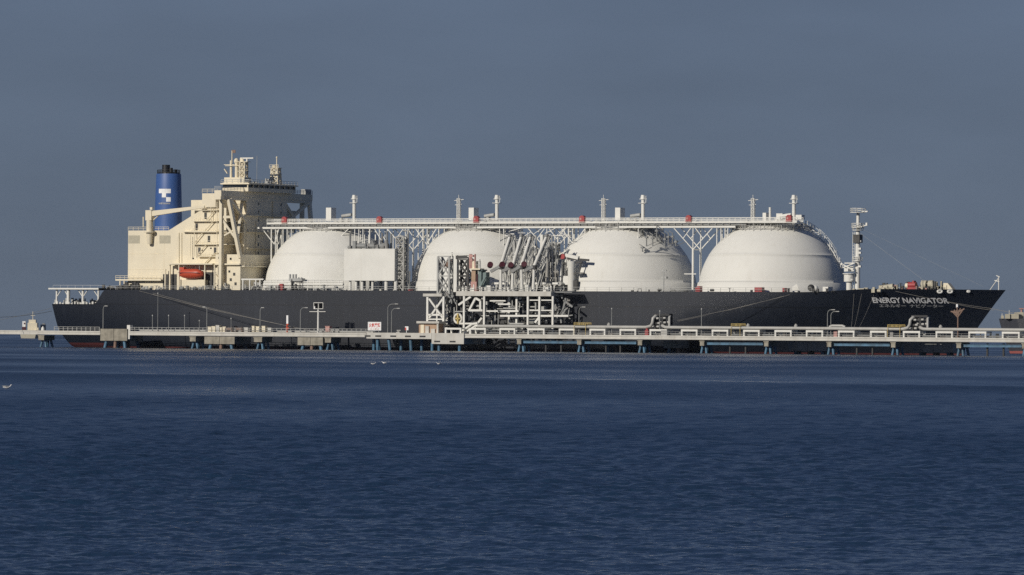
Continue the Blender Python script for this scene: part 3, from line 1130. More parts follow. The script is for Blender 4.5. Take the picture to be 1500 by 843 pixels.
# emblem laid on the funnel plating
def on_funnel(px, py):
    best = None
    for i in range(-90, 91):
        a = R(-90 + i * .9)
        z = Z(px, py, 5)
        f = (z - zb0) / H_
        r = 3.75 + (3.55 - 3.75) * min(1, f / .6) if f < .6 else 3.55 + (3.3 - 3.55) * (f - .6) / .4
        u, y = fb[0] + r * 1.1 * math.cos(a), fb[1] + r * math.sin(a)
        e = abs(U(px, -y, py) - u)
        if best is None or e < best[0]: best = (e, a, z, r)
    _, a, z, r = best
    return (fb[0] + (r * 1.1 + .05) * math.cos(a), fb[1] + (r + .05) * math.sin(a), z)
mb = MB()
def patch(px0, px1, py0, py1, n=6):
    vs, fs = [], []
    for i in range(n + 1):
        x = px0 + (px1 - px0) * i / n
        vs += [on_funnel(x, py1), on_funnel(x, py0)]
    for i in range(n): fs.append((2 * i, 2 * i + 2, 2 * i + 3, 2 * i + 1))
    mb.add(vs, fs)
patch(233, 250, 277, 283.4); patch(237.3, 243.2, 283.3, 289.5); patch(243.3, 250, 289.2, 295.8)
mb.build('funnel_emblem', 'letter', funnel)
mb = MB()
# the company line under the emblem is too small to read: short worn strokes
x = 232.8
for wd, up in ((1.1, 0), (1.0, .0), (1.3, .4), (.5, .5), (1.0, .3), (1.4, 0), (1.2, .1), (1.1, 0), (1.0, .1), (1.2, 0)):
    patch(x, x + wd, 297.4 - up, 299.6, 1); x += wd + .62
mb.build('funnel_emblem', 'letterdim', funnel)

# radar and signal masts on the wheelhouse top
mb = MB()
mu, mv = U(348, 3, 262), 3
zr = zh
mb.cbox((mu, -mv, zr), 6.8, 3.6, 1.9)
for du, hh, r in ((-2.2, 6.8, .38), (-.3, 6.3, .55), (1.7, 7.2, .4)):
    mb.tube([(mu + du, -mv, zr), (mu + du, -mv, zr + hh)], r, 10)
mb.lattice((mu + 2.0, -mv), 1.7, 1.7, zr + 1.9, zr + 6.4, 3, .13, .08)
mb.cbox((mu - 1.4, -mv, zr + 5.2), 4.6, 1.6, .16)
mb.cbox((mu + 1.9, -mv, zr + 6.3), 3.6, 2.2, .16)
mb.cbox((mu + 1.9, -mv, zr + 3.6), 2.6, 2.2, .16)
mb.blob((mu - .4, -mv, zr + 6.6), .75, .75, .9)
mb.beam((mu - 4.6, -mv, zr + 5.6), (mu - 1, -mv, zr + 5.6), .16)
mb.beam((mu - 4.4, -mv, zr + 4.4), (mu - 3.4, -mv, zr + 3.1), .5, .25)
mb.cbox((mu + 1.3, -mv, zr + 6.4), .7, .7, 1.1)
rmast = mb.build('radar_mast', 'cream', ship)
mb = MB()
t = P(362, 231.5, mv)
mb.beam((t[0] - 2.2, t[1], t[2] - .1), (t[0] + 2.2, t[1], t[2] - .1), .45, .35)
mb.tube([(t[0], t[1], zr + 6), (t[0], t[1], t[2] - .2)], .28, 8)
mb.build('radar_scanner', 'white', rmast)
mb = MB()
t = P(340, 221, mv)
mb.tube([(t[0], t[1], zr + 6), (t[0], t[1], t[2])], .16, 8)
mb.build('signal_pole', 'cream', rmast)
mb = MB()
mb.cbox((t[0] + .5, t[1], t[2] - .7), 1.3, .12, .9)
mb.build('dark_flag', 'brown', rmast)
mb = MB()
t = P(376.5, 228.5, 3)
mb.tube([(t[0], t[1], zr), (t[0], t[1], t[2])], .06, 6)
mb.build('whip_aerial', 'grey', ship)
mb = MB()
au, av = U(404, -8, 260), -8
mb.lattice((au, -av), 2.6, 2.2, zr, zr + 4.9, 4, .14, .09, .75)
mb.cbox((au, -av, zr + 4.8), 3.0, 2.2, .16); mb.cbox((au + .2, -av, zr + 3.1), 2.6, 2.0, .14)
mb.rail([(au - 1.5, -av - 1.1, zr + 4.9), (au + 1.5, -av - 1.1, zr + 4.9)], .9, .8, .05)
mb.tube([(au + .3, -av, zr + 4.9), (au + .3, -av, Z(404, 231, av))], .17, 8)
mb.blob((au + .3, -av, Z(404, 231, av)), .28, .28, .3)
mb.cbox((au - .5, -av, zr + 5), .8, .8, .7)
mb.build('signal_mast', 'cream', ship)

# after mooring deck: roof on posts
mb = MB()
zr0 = Z(100, 424.5, 19)
for (ua_, ub_) in ((-146, -128),):
    vs = []
    us = np.linspace(ua_, ub_, 10)
    for z in (zr0, zr0 + .42):
        for s_ in (1, -1):
            vs += [(u, -s_ * min(hb(u, 12) + .6, 23.5), z) for u in us]
    n = len(us); fs = []
    for i in range(n - 1):
        fs += [(i, i + 1, n + i + 1, n + i), (2 * n + i, 3 * n + i, 3 * n + i + 1, 2 * n + i + 1),
               (i, 2 * n + i, 2 * n + i + 1, i + 1), (n + i, n + i + 1, 3 * n + i + 1, 3 * n + i)]
    fs += [(0, n, 3 * n, 2 * n)]
    mb.add(vs, fs)
mb.beam((-147.5, -19, zr0 + .3), (-141, -21, zr0 + .3), .25)
mb.rail([(-145, -21.3, zr0 + .42), (-129, -22.4, zr0 + .42), (-122, -23.8, ztop(-122))], .8, 2.4, .022, 1)
aft = mb.build('poop_canopy', 'white', ship)
mb = MB()
for u, r in ((-143.8, .28), (-139.5, .5), (-134.2, .36), (-128.6, .3)):
    mb.tube([(u, -hb(u, 12) + .6, 12.2), (u, -hb(u, 12) + .6, zr0)], r, 8)
    mb.tube([(u, hb(u, 12) - .6, 12.2), (u, hb(u, 12) - .6, zr0)], r, 8)
mb.tube([(-139, 4, 12.3), (-139, 4, zr0)], .8, 10)
mb.build('canopy_post', 'white', aft, each=True)
mb = MB()
for a_, b_ in ((-143.8, -142), (-139.5, -141), (-134.2, -136), (-134.2, -132.4), (-128.6, -130.4)):
    mb.beam((a_, -hb(a_, 12) + .6, zr0 - 2.2), (b_, -hb(b_, 12) + .6, zr0), .2)
mb.build('canopy_knee', 'white', aft, each=True)
mb = MB()
for u, y in ((-142, -14), (-137, -12), (-133, -15), (-131, -4), (-140, 6)):
    mb.tube([(u - .9, y, 13.0), (u + .9, y, 13.0)], .6, 12)
    mb.cbox((u, y, 12.3), 2.4, 1.2, .4)
clutter(mb, 78, 146, 8, 20, 12.35, 26, 83, 1.9, .8)
mb.build('mooring_winch', 'grey', hull, each=True)
mb = MB()
for k in range(16):
    u = -144.5 + k * 1.08
    mb.tube([(u, -hb(u, 12) + .5, 12.3), (u, -hb(u, 12) + .5, 12.75 + (k * 5 % 3) * .2)], .28, 8)
mb.build('mooring_bollard', 'white', hull, each=True)
# curved shell plate at the break of the poop
# ------------------------------------------------------------------ cargo machinery house
vm = 22.5
mb = MB()
za, zt_ = Z(540, 411.5, vm), Z(540, 365, vm)
um0, um1 = U(504, vm, 390), U(578, vm, 390)
mb.box((um0, -vm, za), (um1, -vm + 6.2, zt_))
mb.box((um0 - .05, -vm - .05, zt_ - .25), (um1 + .05, -vm + 6.3, zt_ + .06))
mach = mb.build('machinery_house', 'white', ship)
mb = MB()
for px in (513, 522, 531, 546, 566, 580):
    p = P(px, 411, vm - 1)
    mb.tube([(p[0], p[1], zk), (p[0], p[1], za)], .55 if px in (566, 580) else .38, 10)
    mb.tube([(p[0], p[1] + 4.5, zk), (p[0], p[1] + 4.5, za)], .4, 8)
mb.build('house_column', 'white', mach, each=True)
mb = MB()
clutter(mb, 506, 572, vm - 5.5, vm - .6, zt_, 34, 91, 2.6, 1.3)
for px in (524, 540, 557): mb.tube([(U(px, vm - 2, 360), -vm + 2, zt_ + .9), (U(px + 12, vm - 2, 360), -vm + 2, zt_ + .9)], .7, 10)
for px, t_ in ((513, 341), (560, 342), (567, 339), (573, 343)):
    mb.tube([(U(px, vm - 3, 350), -vm + 3, zt_), (U(px, vm - 3, 350), -vm + 3, Z(px, t_, vm - 3))], .28, 8)
mb.build('house_pipework', 'steel', mach)
mb = MB()
for px, t_, v in ((590, 346, 18), (594, 352, 17), (597, 338, 16), (586, 350, 19)):
    p = P(px, 428, v)
    mb.tube([(p[0], p[1], zk), (p[0], p[1], Z(px, t_, v)), (p[0] - 3, p[1] + 3, Z(px, t_, v))], .3, 8)
mb.pbox(581, 588.5, 388, 408, 18, 16.5)
mb.build('riser_pipe', 'pipe', ship, each=True)
mb = MB()
p = P(588, 428, 20)
mb.lattice((p[0], p[1]), 2.4, 2.2, zk, Z(588, 347, 20), 6, .16, .10)
for k in range(6): mb.cbox((p[0] + (.3 if k % 2 else -.3), p[1], zk + 1.5 + k * 2.3), 2.2, 2.4, .14)
mb.tube([(p[0] + 1.4, p[1] + .6, zk), (p[0] + 1.4, p[1] + .6, Z(588, 343, 20))], .3, 8)
mb.build('stair_tower', 'pipe', ship)
mb = MB()
clutter(mb, 578, 600, 14, 20, zk, 26, 92, 6.0, 1.6)
mb.build('deck_fitting', 'steel', hull, each=True)

# foremast
mb = MB()
fv = 4.0
fbp = P(1256, 428, fv)
def fz(py): return Z(1256, py, fv)
mb.tube([(fbp[0], fbp[1], DK), (fbp[0], fbp[1], fz(340))], [.72, .62], 14)
mb.tube([(fbp[0], fbp[1], fz(340)), (fbp[0], fbp[1], fz(312))], [.5, .42], 12)
for py, r in ((312, 2.1), (334, 1.7), (338, 1.5), (383, 1.3)):
    mb.lathe((fbp[0], fbp[1], fz(py)), [(r, 0), (r, .18)], 14, False)
    mb.rail([(fbp[0] + r * math.cos(k * .7), fbp[1] + r * math.sin(k * .7), fz(py) + .18) for k in range(10)], 1.0, 1.1, .06)
mb.beam((fbp[0] + 1, fbp[1], fz(311)), (fbp[0] + 2.9, fbp[1], fz(310)), .35)
mb.beam((fbp[0] + .5, fbp[1], fz(333)), (fbp[0] + 2.7, fbp[1], fz(330)), .25)
mb.cbox((fbp[0] + 2.6, fbp[1], fz(331)), .5, .4, .8)
mb.ladder((fbp[0] - 1.15, fbp[1] - .6, DK), (fbp[0] - .95, fbp[1] - .6, fz(340)), .5, .05)
for py in (355, 366, 372, 392):
    mb.cbox((fbp[0] + .9, fbp[1] - .5, fz(py)), .8, .6, .5)
fore = mb.build('foremast', 'white', ship)
mb = MB()
mb.cbox((fbp[0] + .1, fbp[1] - .2, fz(356)), 1.9, 2.0, 2.2)
mb.build('mast_light', 'dark', fore)
mb = MB()
mb.tube([(fbp[0] - 1.9, fbp[1] - 1.2, fz(413)), (fbp[0] - 1.9, fbp[1] - 1.2, fz(402))], 1.45, 16)
mb.tube([(fbp[0] - 1.9, fbp[1] - 1.2, DK), (fbp[0] - 1.9, fbp[1] - 1.2, fz(413))], .8, 12)
mb.lathe((fbp[0] - 1.9, fbp[1] - 1.2, fz(402)), [(1.8, 0), (1.8, .2)], 14, False)
mb.build('vent_post', 'white', fore)
mb = MB()
for k in range(7):
    mb.beam(P(1229 + k * 3, 383 + k * 4.6, 6), P(1232 + k * 3, 383 + k * 4.6, 6), .9, .2)
mb.beam(P(1232, 386, 6), P(1251, 397, 6), .3); mb.beam(P(1236, 392, 6), P(1251, 386, 6), .25)
mb.pbox(1237, 1252, 385, 386.5, 6, 4); mb.pbox(1240, 1250, 393, 394.5, 6, 4)
clutter(mb, 1236, 1250, 3, 7, Z(1240, 398, 5), 9, 31, 2.0, 1.0)
mb.build('mast_bridge', 'white', fore)
mb = MB()
mb.tube([(fbp[0] + .4, fbp[1], fz(341)), (fbp[0] + 22, fbp[1], fz(426) + 1.2)], .025, 5)
mb.tube([(fbp[0] + .4, fbp[1], fz(334)), (138, 0, 18.4)], .015, 5)
mb.build('mast_stay', 'grey', fore, each=True)

# along the deck edge in front of the tanks
mb = MB()
for py, r in ((417, .38), (421, .28), (413.5, .2)):
    a, b = P(386, py, 21.6), P(503, py, 21.6)
    mb.tube([a, b], r, 8)
for px in range(388, 502, 9):
    p = P(px, 412, 21.6); mb.beam((p[0], p[1], zk), (p[0], p[1], p[2] + .2), .25)
a, b = P(354, 409.5, 21.6), P(386, 409.5, 21.6); mb.beam(a, b, .4)
for px in (356, 366, 375, 381):
    p = P(px, 409, 21.6); mb.beam((p[0], p[1], zk), (p[0], p[1], p[2]), .3)
mb.build('deck_pipe', 'white', ship, each=True)
mb = MB()
clutter(mb, 354, 384, 14, 22, zk, 20, 11, 2.4, 1.3)
clutter(mb, 390, 500, 20.5, 23, zk, 34, 12, 1.7, 1.2)
for px in (425, 429.5, 433.5): mb.tube([P(px, 408, 22), P(px, 402, 22)], .3, 8)
mb.pbox(423, 442, 408, 412, 22.4, 20.5)
mb.build('deck_machine', 'grey', hull, each=True)
mb = MB()
clutter(mb, 424, 446, 21, 23, zk, 14, 13, 3.6, .9)
clutter(mb, 358, 380, 21, 23, zk, 8, 14, 1.8, .8)
clutter(mb, 1000, 1240, 22, 23.6, zk, 12, 15, 1.1, .8)
clutter(mb, 905, 1000, 22, 23.6, zk, 8, 16, 1.2, .8)
mb.blob(P(1188, 422, 20), .95, .95, .95)
mb.build('deck_machine', 'dark', hull, each=True)
mb = MB()
mb.blob(P(1194, 423, 19), .9, .9, .9); mb.pbox(1205, 1213, 420.5, 429, 18, 15)
p = P(1166, 418, 21)
mb.add([P(1161, 428, 21.5), P(1172, 429, 21.5), P(1167, 416, 21.5), P(1160, 421, 21.5), P(1161, 428, 19.8), P(1172, 429, 19.8), P(1167, 416, 19.8), P(1160, 421, 19.8)],
       [(0, 1, 2, 3), (7, 6, 5, 4), (0, 4, 5, 1), (1, 5, 6, 2), (2, 6, 7, 3), (3, 7, 4, 0)])
mb.build('deck_locker', 'white', ship, each=True)
for a, b, t_ in ((405, 409, 418), (409, 414, 416), (1018, 1021, 421), (1021, 1025, 419.5), (1105, 1116, 421), (1146, 1149, 422), (598, 601, 424)):
    mb = MB(); mb.pbox(a, b, t_, 428.5 if a < 900 else 430.5, 22.5, 20.9)
    mb.build('fire_locker', 'red', ship)
# lamp post and little mast by the third tank
mb = MB()
p = P(972, 428, 22)
mb.tube([(p[0], p[1], zk), (p[0], p[1], Z(972, 395, 22))], .16, 8)
mb.pbox(968, 976, 405.5, 408.5, 22, 21); mb.pbox(967.5, 975.5, 395.5, 397, 22, 21.4)
mb.beam(P(968, 396, 22), P(976, 399, 22), .2)
mb.build('deck_lamp', 'grey', ship)

# forecastle
zf_ = 17.4
mb = MB()
clutter(mb, 1288, 1315, 4, 14, zf_ - .4, 26, 21, 1.7, .8)
clutter(mb, 1345, 1385, 2, 9, zf_, 34, 22, 2.5, .9)
clutter(mb, 1250, 1290, 10, 20, zk, 22, 23, 1.5, 1.2)
for px in (1355, 1364): mb.tube([P(px - 3, 417, 6), P(px + 3, 417, 6)], 1.1, 12)
mb.tube([P(1295, 422, 9), P(1309, 420, 9)], .8, 10)
mb.build('mooring_winch', 'louvre', hull, each=True)
mb = MB()
mb.tube([P(1331, 418, 8), P(1342, 418, 8)], .85, 12); mb.cbox(P(1336, 424, 8), 2.4, 1.2, .9); mb.cbox(P(1339, 417, 8), .5, 1.4, 1.0)
mb.build('windlass', 'red', ship)
mb = MB()
mb.tube([P(1327, 419, 8), P(1331, 419, 8)], .75, 10)
mb.prism([(P(1381, 424, 5)[0], zf_), (P(1396, 424, 5)[0], zf_), (P(1388, 415, 5)[0], Z(1388, 415, 5)), (P(1382, 415, 5)[0], Z(1382, 415, 5))], -5, -3)
mb.build('bow_locker', 'cream', ship)
mb = MB()
clutter(mb, 1290, 1385, 2, 9.5, zf_, 44, 24, 2.3, .9)
mb.build('forecastle_fitting', 'dark', hull, each=True)
mb = MB()
clutter(mb, 1292, 1378, 2, 10, zf_, 18, 25, 1.8, .7)
mb.build('forecastle_fitting', 'pink', hull, each=True)
bz = Z(1463, 405, 0.5)
mb = MB()
bu = U(1463, .5, 415)
mb.tube([(bu, -.5, zf_), (bu, -.5, bz)], .16, 8)
mb.tube([(bu - 2.6, -.5, zf_), (bu - .2, -.5, bz - .6)], .12, 8)
mb.beam((bu - 1.2, -.5, bz - 1.1), (bu + .2, -.5, bz - 1.4), .22)
mb.beam((bu - .7, -.5, bz + .2), (bu + .3, -.5, bz - .2), .2)
mb.build('bow_mast', 'white', ship)
# small pale draught panels and streak marks stay inside the hull paint

# midship cargo manifold and its hose cranes
mb = MB()
for k in range(7):
    p = P(786 + k * 6.5, 416, 21.5)
    mb.tube([(p[0], p[1] + 6, p[2]), (p[0], p[1] - 1.5, p[2]), (p[0], p[1] - 2.2, p[2])], [.42, .42, .62], 10)
    mb.tube([(p[0], p[1] + 3, zk), (p[0], p[1] + 3, p[2])], .3, 8)
for py in (421, 408, 399): mb.tube([P(775, py, 19), P(832, py, 19)], .32, 8)
clutter(mb, 775, 830, 15, 21, zk, 70, 41, 7.5, 1.4)
for k in range(16):
    x_ = 776 + k * 3.4
    mb.tube([P(x_, 428, 20), P(x_, 400 - (k * 7 % 5) * 5, 20), P(x_ + 4, 396 - (k * 5 % 7) * 4, 16)], .17, 6)
mb.build('cargo_manifold', 'pipe', ship)
mb = MB()
for px0, px1, py in ((704, 748, 430.5), (768, 772, 430), (783, 800, 430), (810, 817, 430)):
    pass
clutter(mb, 700, 832, 20, 23, zk, 34, 42, 1.6, 1.0)
mb.build('deck_machine', 'dark', hull, each=True)
mb = MB()
for px in (796, 812):
    p = P(px, 428, 17)
    mb.lattice((p[0], p[1]), 2.0, 2.0, zk, Z(px, 356 if px == 812 else 364, 17), 5, .16, .10)
mb.pbox(803, 823, 384, 386.5, 18.5, 15); mb.pbox(801, 823, 395, 396.5, 18.5, 15)
clutter(mb, 800, 822, 15, 18, Z(810, 384, 17), 14, 43, 2.6, 1.3)
mb.build('manifold_tower', 'steel', ship)
mb = MB()
rg = random.Random(44)
for k in range(95):
    x_ = rg.uniform(738, 822); y_ = rg.uniform(338, 412); v_ = rg.uniform(12, 18)
    p = P(x_, y_, v_); kk = rg.random()
    if kk < .45: mb.tube([p, (p[0], p[1], p[2] - rg.uniform(2, 8))], rg.uniform(.08, .22), 6)
    elif kk < .75: mb.beam(p, (p[0] + rg.uniform(1, 4), p[1], p[2] + rg.uniform(-2.5, 2.5)), rg.uniform(.12, .28))
    else: mb.tube([p, (p[0] + rg.uniform(1, 4), p[1], p[2])], rg.uniform(.1, .25), 6)
mb.build('riser_pipework', 'white', ship)
mb = MB()
mb.pbox(791, 795, 344, 366, 17.5, 16.4); mb.pbox(799, 806.5, 366, 376, 18, 15); mb.pbox(815, 819.5, 369, 374, 17, 16)
mb.build('tower_cabin', 'white', ship, each=True)
# crane on a broad post: jib lies along the third dome
mb = MB()
vk = 21
p = P(837, 430, vk)
mb.tube([(p[0], p[1], zk), (p[0], p[1], Z(837, 392, vk)), (p[0], p[1], Z(837, 383, vk))], [1.05, 1.05, 1.35], 18)
mb.pbox(824.5, 832.5, 404.5, 417.5, vk + .5, vk - 1.2)
mb.beam((p[0] - 3.4, p[1], zk), (p[0] - 3.4, p[1], Z(823, 381, vk)), .8)
mb.beam((p[0] - 4.4, p[1], Z(815, 396, vk)), (p[0] - 3.3, p[1], Z(823, 381, vk)), .8)
hc = mb.build('hose_crane', 'white', ship)
mb = MB()
a, b = P(829, 374, vk), P(862, 381, vk)
mb.beam((a[0], a[1], a[2]), (b[0] - 3, b[1], b[2] + .5), 1.0, .9)
mb.build('crane_jib', 'white', hc)
mb = MB()
mb.beam((a[0] + .5, a[1] + .2, a[2] - .95), (b[0], b[1] + .2, b[2] - .1), .7, .6)
mb.beam(P(851, 383, vk), P(849, 398, vk), .3); mb.pbox(840.5, 852, 399.5, 401, vk + 1, vk - 1); mb.pbox(843, 852, 383, 386, vk + .3, vk - .3)
mb.pbox(838.5, 845, 411, 423, vk + .6, vk - .5)
mb.build('jib_gear', 'dark', hc, each=True)
mb = MB()
q = P(824.5, 376, vk + .5)
mb.tube([(q[0], q[1] + .4, q[2]), (q[0], q[1] - .4, q[2])], .75, 14)
mb.build('hose_reel', 'red', hc)

# lifeboat hanging under the boat deck: lifts away, a thing of its own
lb = P(280.5, 408.5, 21.6)
boat = thing('lifeboat', 'orange enclosed lifeboat hanging under the cream boat deck beside the engine casing', 'lifeboat', lb)
L_ = U(298, 21.6, 400) - U(263, 21.6, 400)
n_ = 15
vs, fs = [], []
for i in range(n_):
    t = i / (n_ - 1); u = lb[0] + (t - .5) * L_
    e = (1 - abs(2 * t - 1) ** 3.2)
    hb_ = 1.35 * e ** .6 + .03; k0 = .55 * (1 - e); tp = (1.95 if t < .8 else 1.95 - (t - .8) * 2.6)
    tp = tp * (e ** .25) + .3 * (1 - e)
    for y, z in ((0, k0), (.55, k0 + .12), (.95, .75), (1.0, 1.15), (.86, 1.55), (.5, tp * .97), (0, tp), (-.5, tp * .97), (-.86, 1.55), (-1.0, 1.15), (-.95, .75), (-.55, k0 + .12)):
        vs.append((u, lb[1] + y * hb_, lb[2] + z * 1.42))
for i in range(n_ - 1):
    for k in range(12):
        k2 = (k + 1) % 12
        fs.append((i * 12 + k, (i + 1) * 12 + k, (i + 1) * 12 + k2, i * 12 + k2))
fs += [tuple(range(12)), tuple(reversed(range((n_ - 1) * 12, n_ * 12)))]
MB().add(vs, fs, True).build('hull', 'orange', boat)
mb = MB()
mb.cbox((lb[0] - L_ * .36, lb[1], lb[2] + 2.45), 1.5, 1.5, .75)
mb.build('conning_tower', 'orange', boat)
mb = MB()
mb.beam((lb[0] - L_ * .47, lb[1] - 1.2, lb[2] + 1.65), (lb[0] + L_ * .47, lb[1] - .6, lb[2] + 1.65), .12, .08)
mb.beam((lb[0] - L_ * .44, lb[1] - 1.38, lb[2] + 1.66), (lb[0] + L_ * .40, lb[1] - 1.42, lb[2] + 1.66), .14)
mb.build('fender_strip', 'maroon', boat)
mb = MB()
for t in (-.33, .33): mb.tube([(lb[0] + t * L_, lb[1], lb[2] + 1.6), (lb[0] + t * L_, lb[1], z387)], .09, 6)
mb.build('fall_wire', 'grey', boat)

# ------------------------------------------------------------------ the jetty
VF, VB = 38.0, 33.0                          # its outer and inner edge
ZT, ZB = 4.72, 3.6
def deck_beam(mb, u0, u1, v0=VF, v1=VB, zt=ZT, zb=ZB):
    mb.box((u0, -v0, zt - .42), (u1, -v1, zt))
    mb.box((u0, -v0 + .10, zb + .34), (u1, -v0 + .5, zt - .42))
    mb.box((u0, -v0 - .03, zb), (u1, -v0 + .6, zb + .34))
    mb.box((u0, -v1 - .6, zb), (u1, -v1, zt - .42))
    return mb

def piles(px, v, zt, parent, spread=1.1, n=2, r=.36, vs=(36.8, 34.0)):
    """splayed tubular piles, each a part"""
    u = U(px, v, 500)
    for vv in vs:
        for k in range(n):
            s_ = (k - (n - 1) / 2) * 2 / max(1, n - 1) if n > 1 else 0
            mb = MB()
            mb.tube([(u + s_ * .45, -vv, zt), (u + s_ * (.45 + spread), -vv + (.6 if vv < 35 else -.6), -2.5)], r, 10)
            mb.build('pile', 'pileblue', parent)

def bent(px, parent, w_=2.3, zt=3.4, zb=1.9, n=2, m_='concrete', spread=1.0):
    mb = MB()
    u = U(px, VF, 495)
    mb.box((u - w_ / 2, -VF - .25, zb), (u + w_ / 2, -VB + .2, zt))
    mb.box((u - w_ / 2 - .15, -VF - .35, zt - .25), (u + w_ / 2 + .15, -VB + .25, zt - .01))
    b = mb.build('pile_cap', m_, parent)
    piles(px, VF, zb + .1, b, spread, n)
    return b

# walkway running past the stern, carried on bents between concrete dolphins
ul0, ul1 = U(-420, VF), U(536.5, VF)
bridge_w = thing('walkway_bridge', 'long white walkway bridge running along the left side past the stern of the ship', 'walkway', (ul0, -VF, 0))
mb = MB()
deck_beam(mb, ul0, U(147, VF)); deck_beam(mb, U(190, VF), ul1)
mb.build('deck_beam', 'deckwhite', bridge_w, each=False)
mb = MB(); mb.rail([(U(80, VF), -VF + .1, ZT), (U(146, VF), -VF + .1, ZT)], 1.1, 1.5, .045)
mb.rail([(U(191, VF), -VF + .1, ZT), (ul1, -VF + .1, ZT)], 1.1, 1.5, .045)
mb.rail([(U(80, VB), -VB - .1, ZT), (U(146, VB), -VB - .1, ZT)], 1.1, 1.5, .045)
mb.rail([(U(191, VB), -VB - .1, ZT), (ul1, -VB - .1, ZT)], 1.1, 1.5, .045)
mb.build('handrail', 'grey', bridge_w)
for px in (-390, -240, -90, 61, 283, 378.5, 481): bent(px, bridge_w, 2.6 if px == 378.5 else 1.9, zb=2.0)
mb = MB()
u = U(61.5, VF + .2)
mb.lathe((u, -VF + .4, ZT), [(.55, 0), (.45, .7), (.12, 1.2)], 10)
mb.build('navigation_lamp', 'white', bridge_w)
mb = MB(); mb.tube([(U(193, VB + 1), -VB - 1, ZT + .25), (ul1, -VB - 1, ZT + .25)], .2, 8)
mb.build('water_main', 'pipe', bridge_w)

def dolphin(a, b, zt, zb, v0, v1, label, n=3, m_='concrete', crates=False):
    u0, u1 = U(a, v0, 495), U(b, v0, 495)
    t = thing('mooring_dolphin', label, 'mooring block', ((u0 + u1) / 2, -(v0 + v1) / 2, 0), 'concrete mooring blocks along the berth')
    mb = MB(); mid = (u0 + u1) / 2
    mb.box((u0, -v0, zb), (mid - .06, -v1, zt)); mb.box((mid + .06, -v0, zb), (u1, -v1, zt)); mb.box((mid - .1, -v0 + .15, zb + .1), (mid + .1, -v1 - .15, zt - .1))
    mb.build('concrete_cap', m_, t)
    for k in range(n):
        for vv in (v0 - 1.0, v1 + 1.0):
            u = u0 + (u1 - u0) * (k + .5) / n
            m2 = MB(); m2.tube([(u, -vv, zb + .1), (u + (k - (n - 1) / 2) * .9, -vv - (.4 if vv > 35 else -.4), -2.5)], .5, 10)
            m2.build('pile', 'pileblue' if k != 1 else 'brown', t)
    return t
d1 = dolphin(147, 186, 5.35, 2.0, 38.5, 30, 'stained concrete mooring block filling a gap in the white walkway near the stern')
dolphin(299.5, 343.5, 3.4, 1.35, 37.9, 29, 'wide pale concrete mooring block under the walkway below the row of beige cabinets')
dolphin(436, 473, 3.4, 1.25, 37.9, 29, 'rust streaked concrete mooring block under the walkway below the twin panel mast')
dolphin(884, 903.5, 3.3, 1.9, 31, 26, 'small greenish concrete block on piles behind the blue beams right of the loading arms', 2, 'teal')
dolphin(972, 997, 3.2, 1.3, 30, 25, 'tan concrete block on piles below the first pair of raised pipe bends', 2)
dolphin(1155, 1211, 3.1, 0.9, 29, 24.9, 'broad grey concrete block against the hull in the gap below the twin curved lamps', 3, 'steel')
dolphin(1338, 1396, 3.0, 0.8, 29, 24.9, 'broad grey concrete block against the hull below the second pair of raised pipe bends', 3, 'steel')
mb = MB(); mb.pbox(186, 190.5, 476.5, 484, 38, 36.5); mb.pbox(187, 190, 484, 497, 38, 37.2)
single(mb, 'control_cabinet', 'white', 'white control cabinet on a post at the right edge of the stained stern mooring block', 'cabinet', P(188, 497, 37.5))

# loading platform amidships
lp = thing('loading_platform', 'white steel loading platform of decks columns and braces amidships by the loading arms', 'platform', (U(720, 33), -33, 0))
mb = MB()
def fascia(px0, px1, py0, py1, slots, v0, v1):
    a, b = P(px0, py1, v0), P(px1, py0, v0)
    zs = a[2] + (b[2] - a[2]) * (.42 if len(slots) > 2 else .22)
    mb.box((a[0], -v0, a[2]), (b[0], -v1, b[2]))
    for s_ in slots:
        su = U(s_, v0, 495)
        d = MB(); d.box((su - .95, -v0 - .012, zs - .22), (su + .95, -v0 + .05, zs + .22)); d.build('deck_slot', 'black', lp)
fascia(536.7, 632, 488.2, 496.2, (538.5, 554, 576, 597.5, 619), VF + .2, 26)
fascia(632.2, 679.5, 488.5, 504, (640.5, 663), VF + .5, 26)
mb.build('lower_deck', 'deckwhite', lp)
for px in (541, 547, 556, 572, 581, 604, 611, 636, 646, 676):
    mb = MB()
    u = U(px, 36, 500); s_ = (hash_ := (px * 7) % 5 - 2) * .45
    vv = 37 if px % 2 == 0 else 33.5
    mb.tube([(u, -vv, 3.2 if px < 632 else 2.2), (u + s_, -vv, -2.5)], .45, 10)
    mb.build('pile', 'pileblue', lp)
zu0, zu1 = Z(740, 434, 33), Z(740, 427, 33)
mb = MB()
mb.box((U(668, 33, 430), -33, zu0), (U(807, 33, 430), -26, zu1))
mb.build('upper_deck', 'deckwhite', lp)
mb = MB()
mb.rail([(U(668, 33, 430), -32.9, zu1), (U(807, 33, 430), -32.9, zu1)], 1.1, 1.5, .045)
mb.build('handrail', 'grey', lp)
zlo = ZT
for px, v in ((773.5, 32.6), (790.5, 32.6), (810, 32.6), (709.5, 32.6), (757, 31), (746, 29), (773, 27), (810, 27), (680, 32.6)):
    mb = MB(); u = U(px, v, 450); mb.box((u - .27, -v - .25, 2.0), (u + .27, -v + .25, zu0)); mb.build('column', 'white', lp)
for (a, b, py, v, h_) in ((733, 833, 463, 32.4, .5), (730, 748, 446, 32.4, .4), (735, 760, 456, 31.5, .5), (718, 741, 441, 31.5, .35), (775, 812, 455, 32.2, .3), (706, 730, 456, 32.0, .4), (773, 811, 440, 32.2, .3), (688, 707, 455, 32.4, .55)):
    mb = MB(); p, q = P(a, py, v), P(b, py, v); mb.beam(p, q, .45, h_); mb.build('cross_beam', 'white', lp)
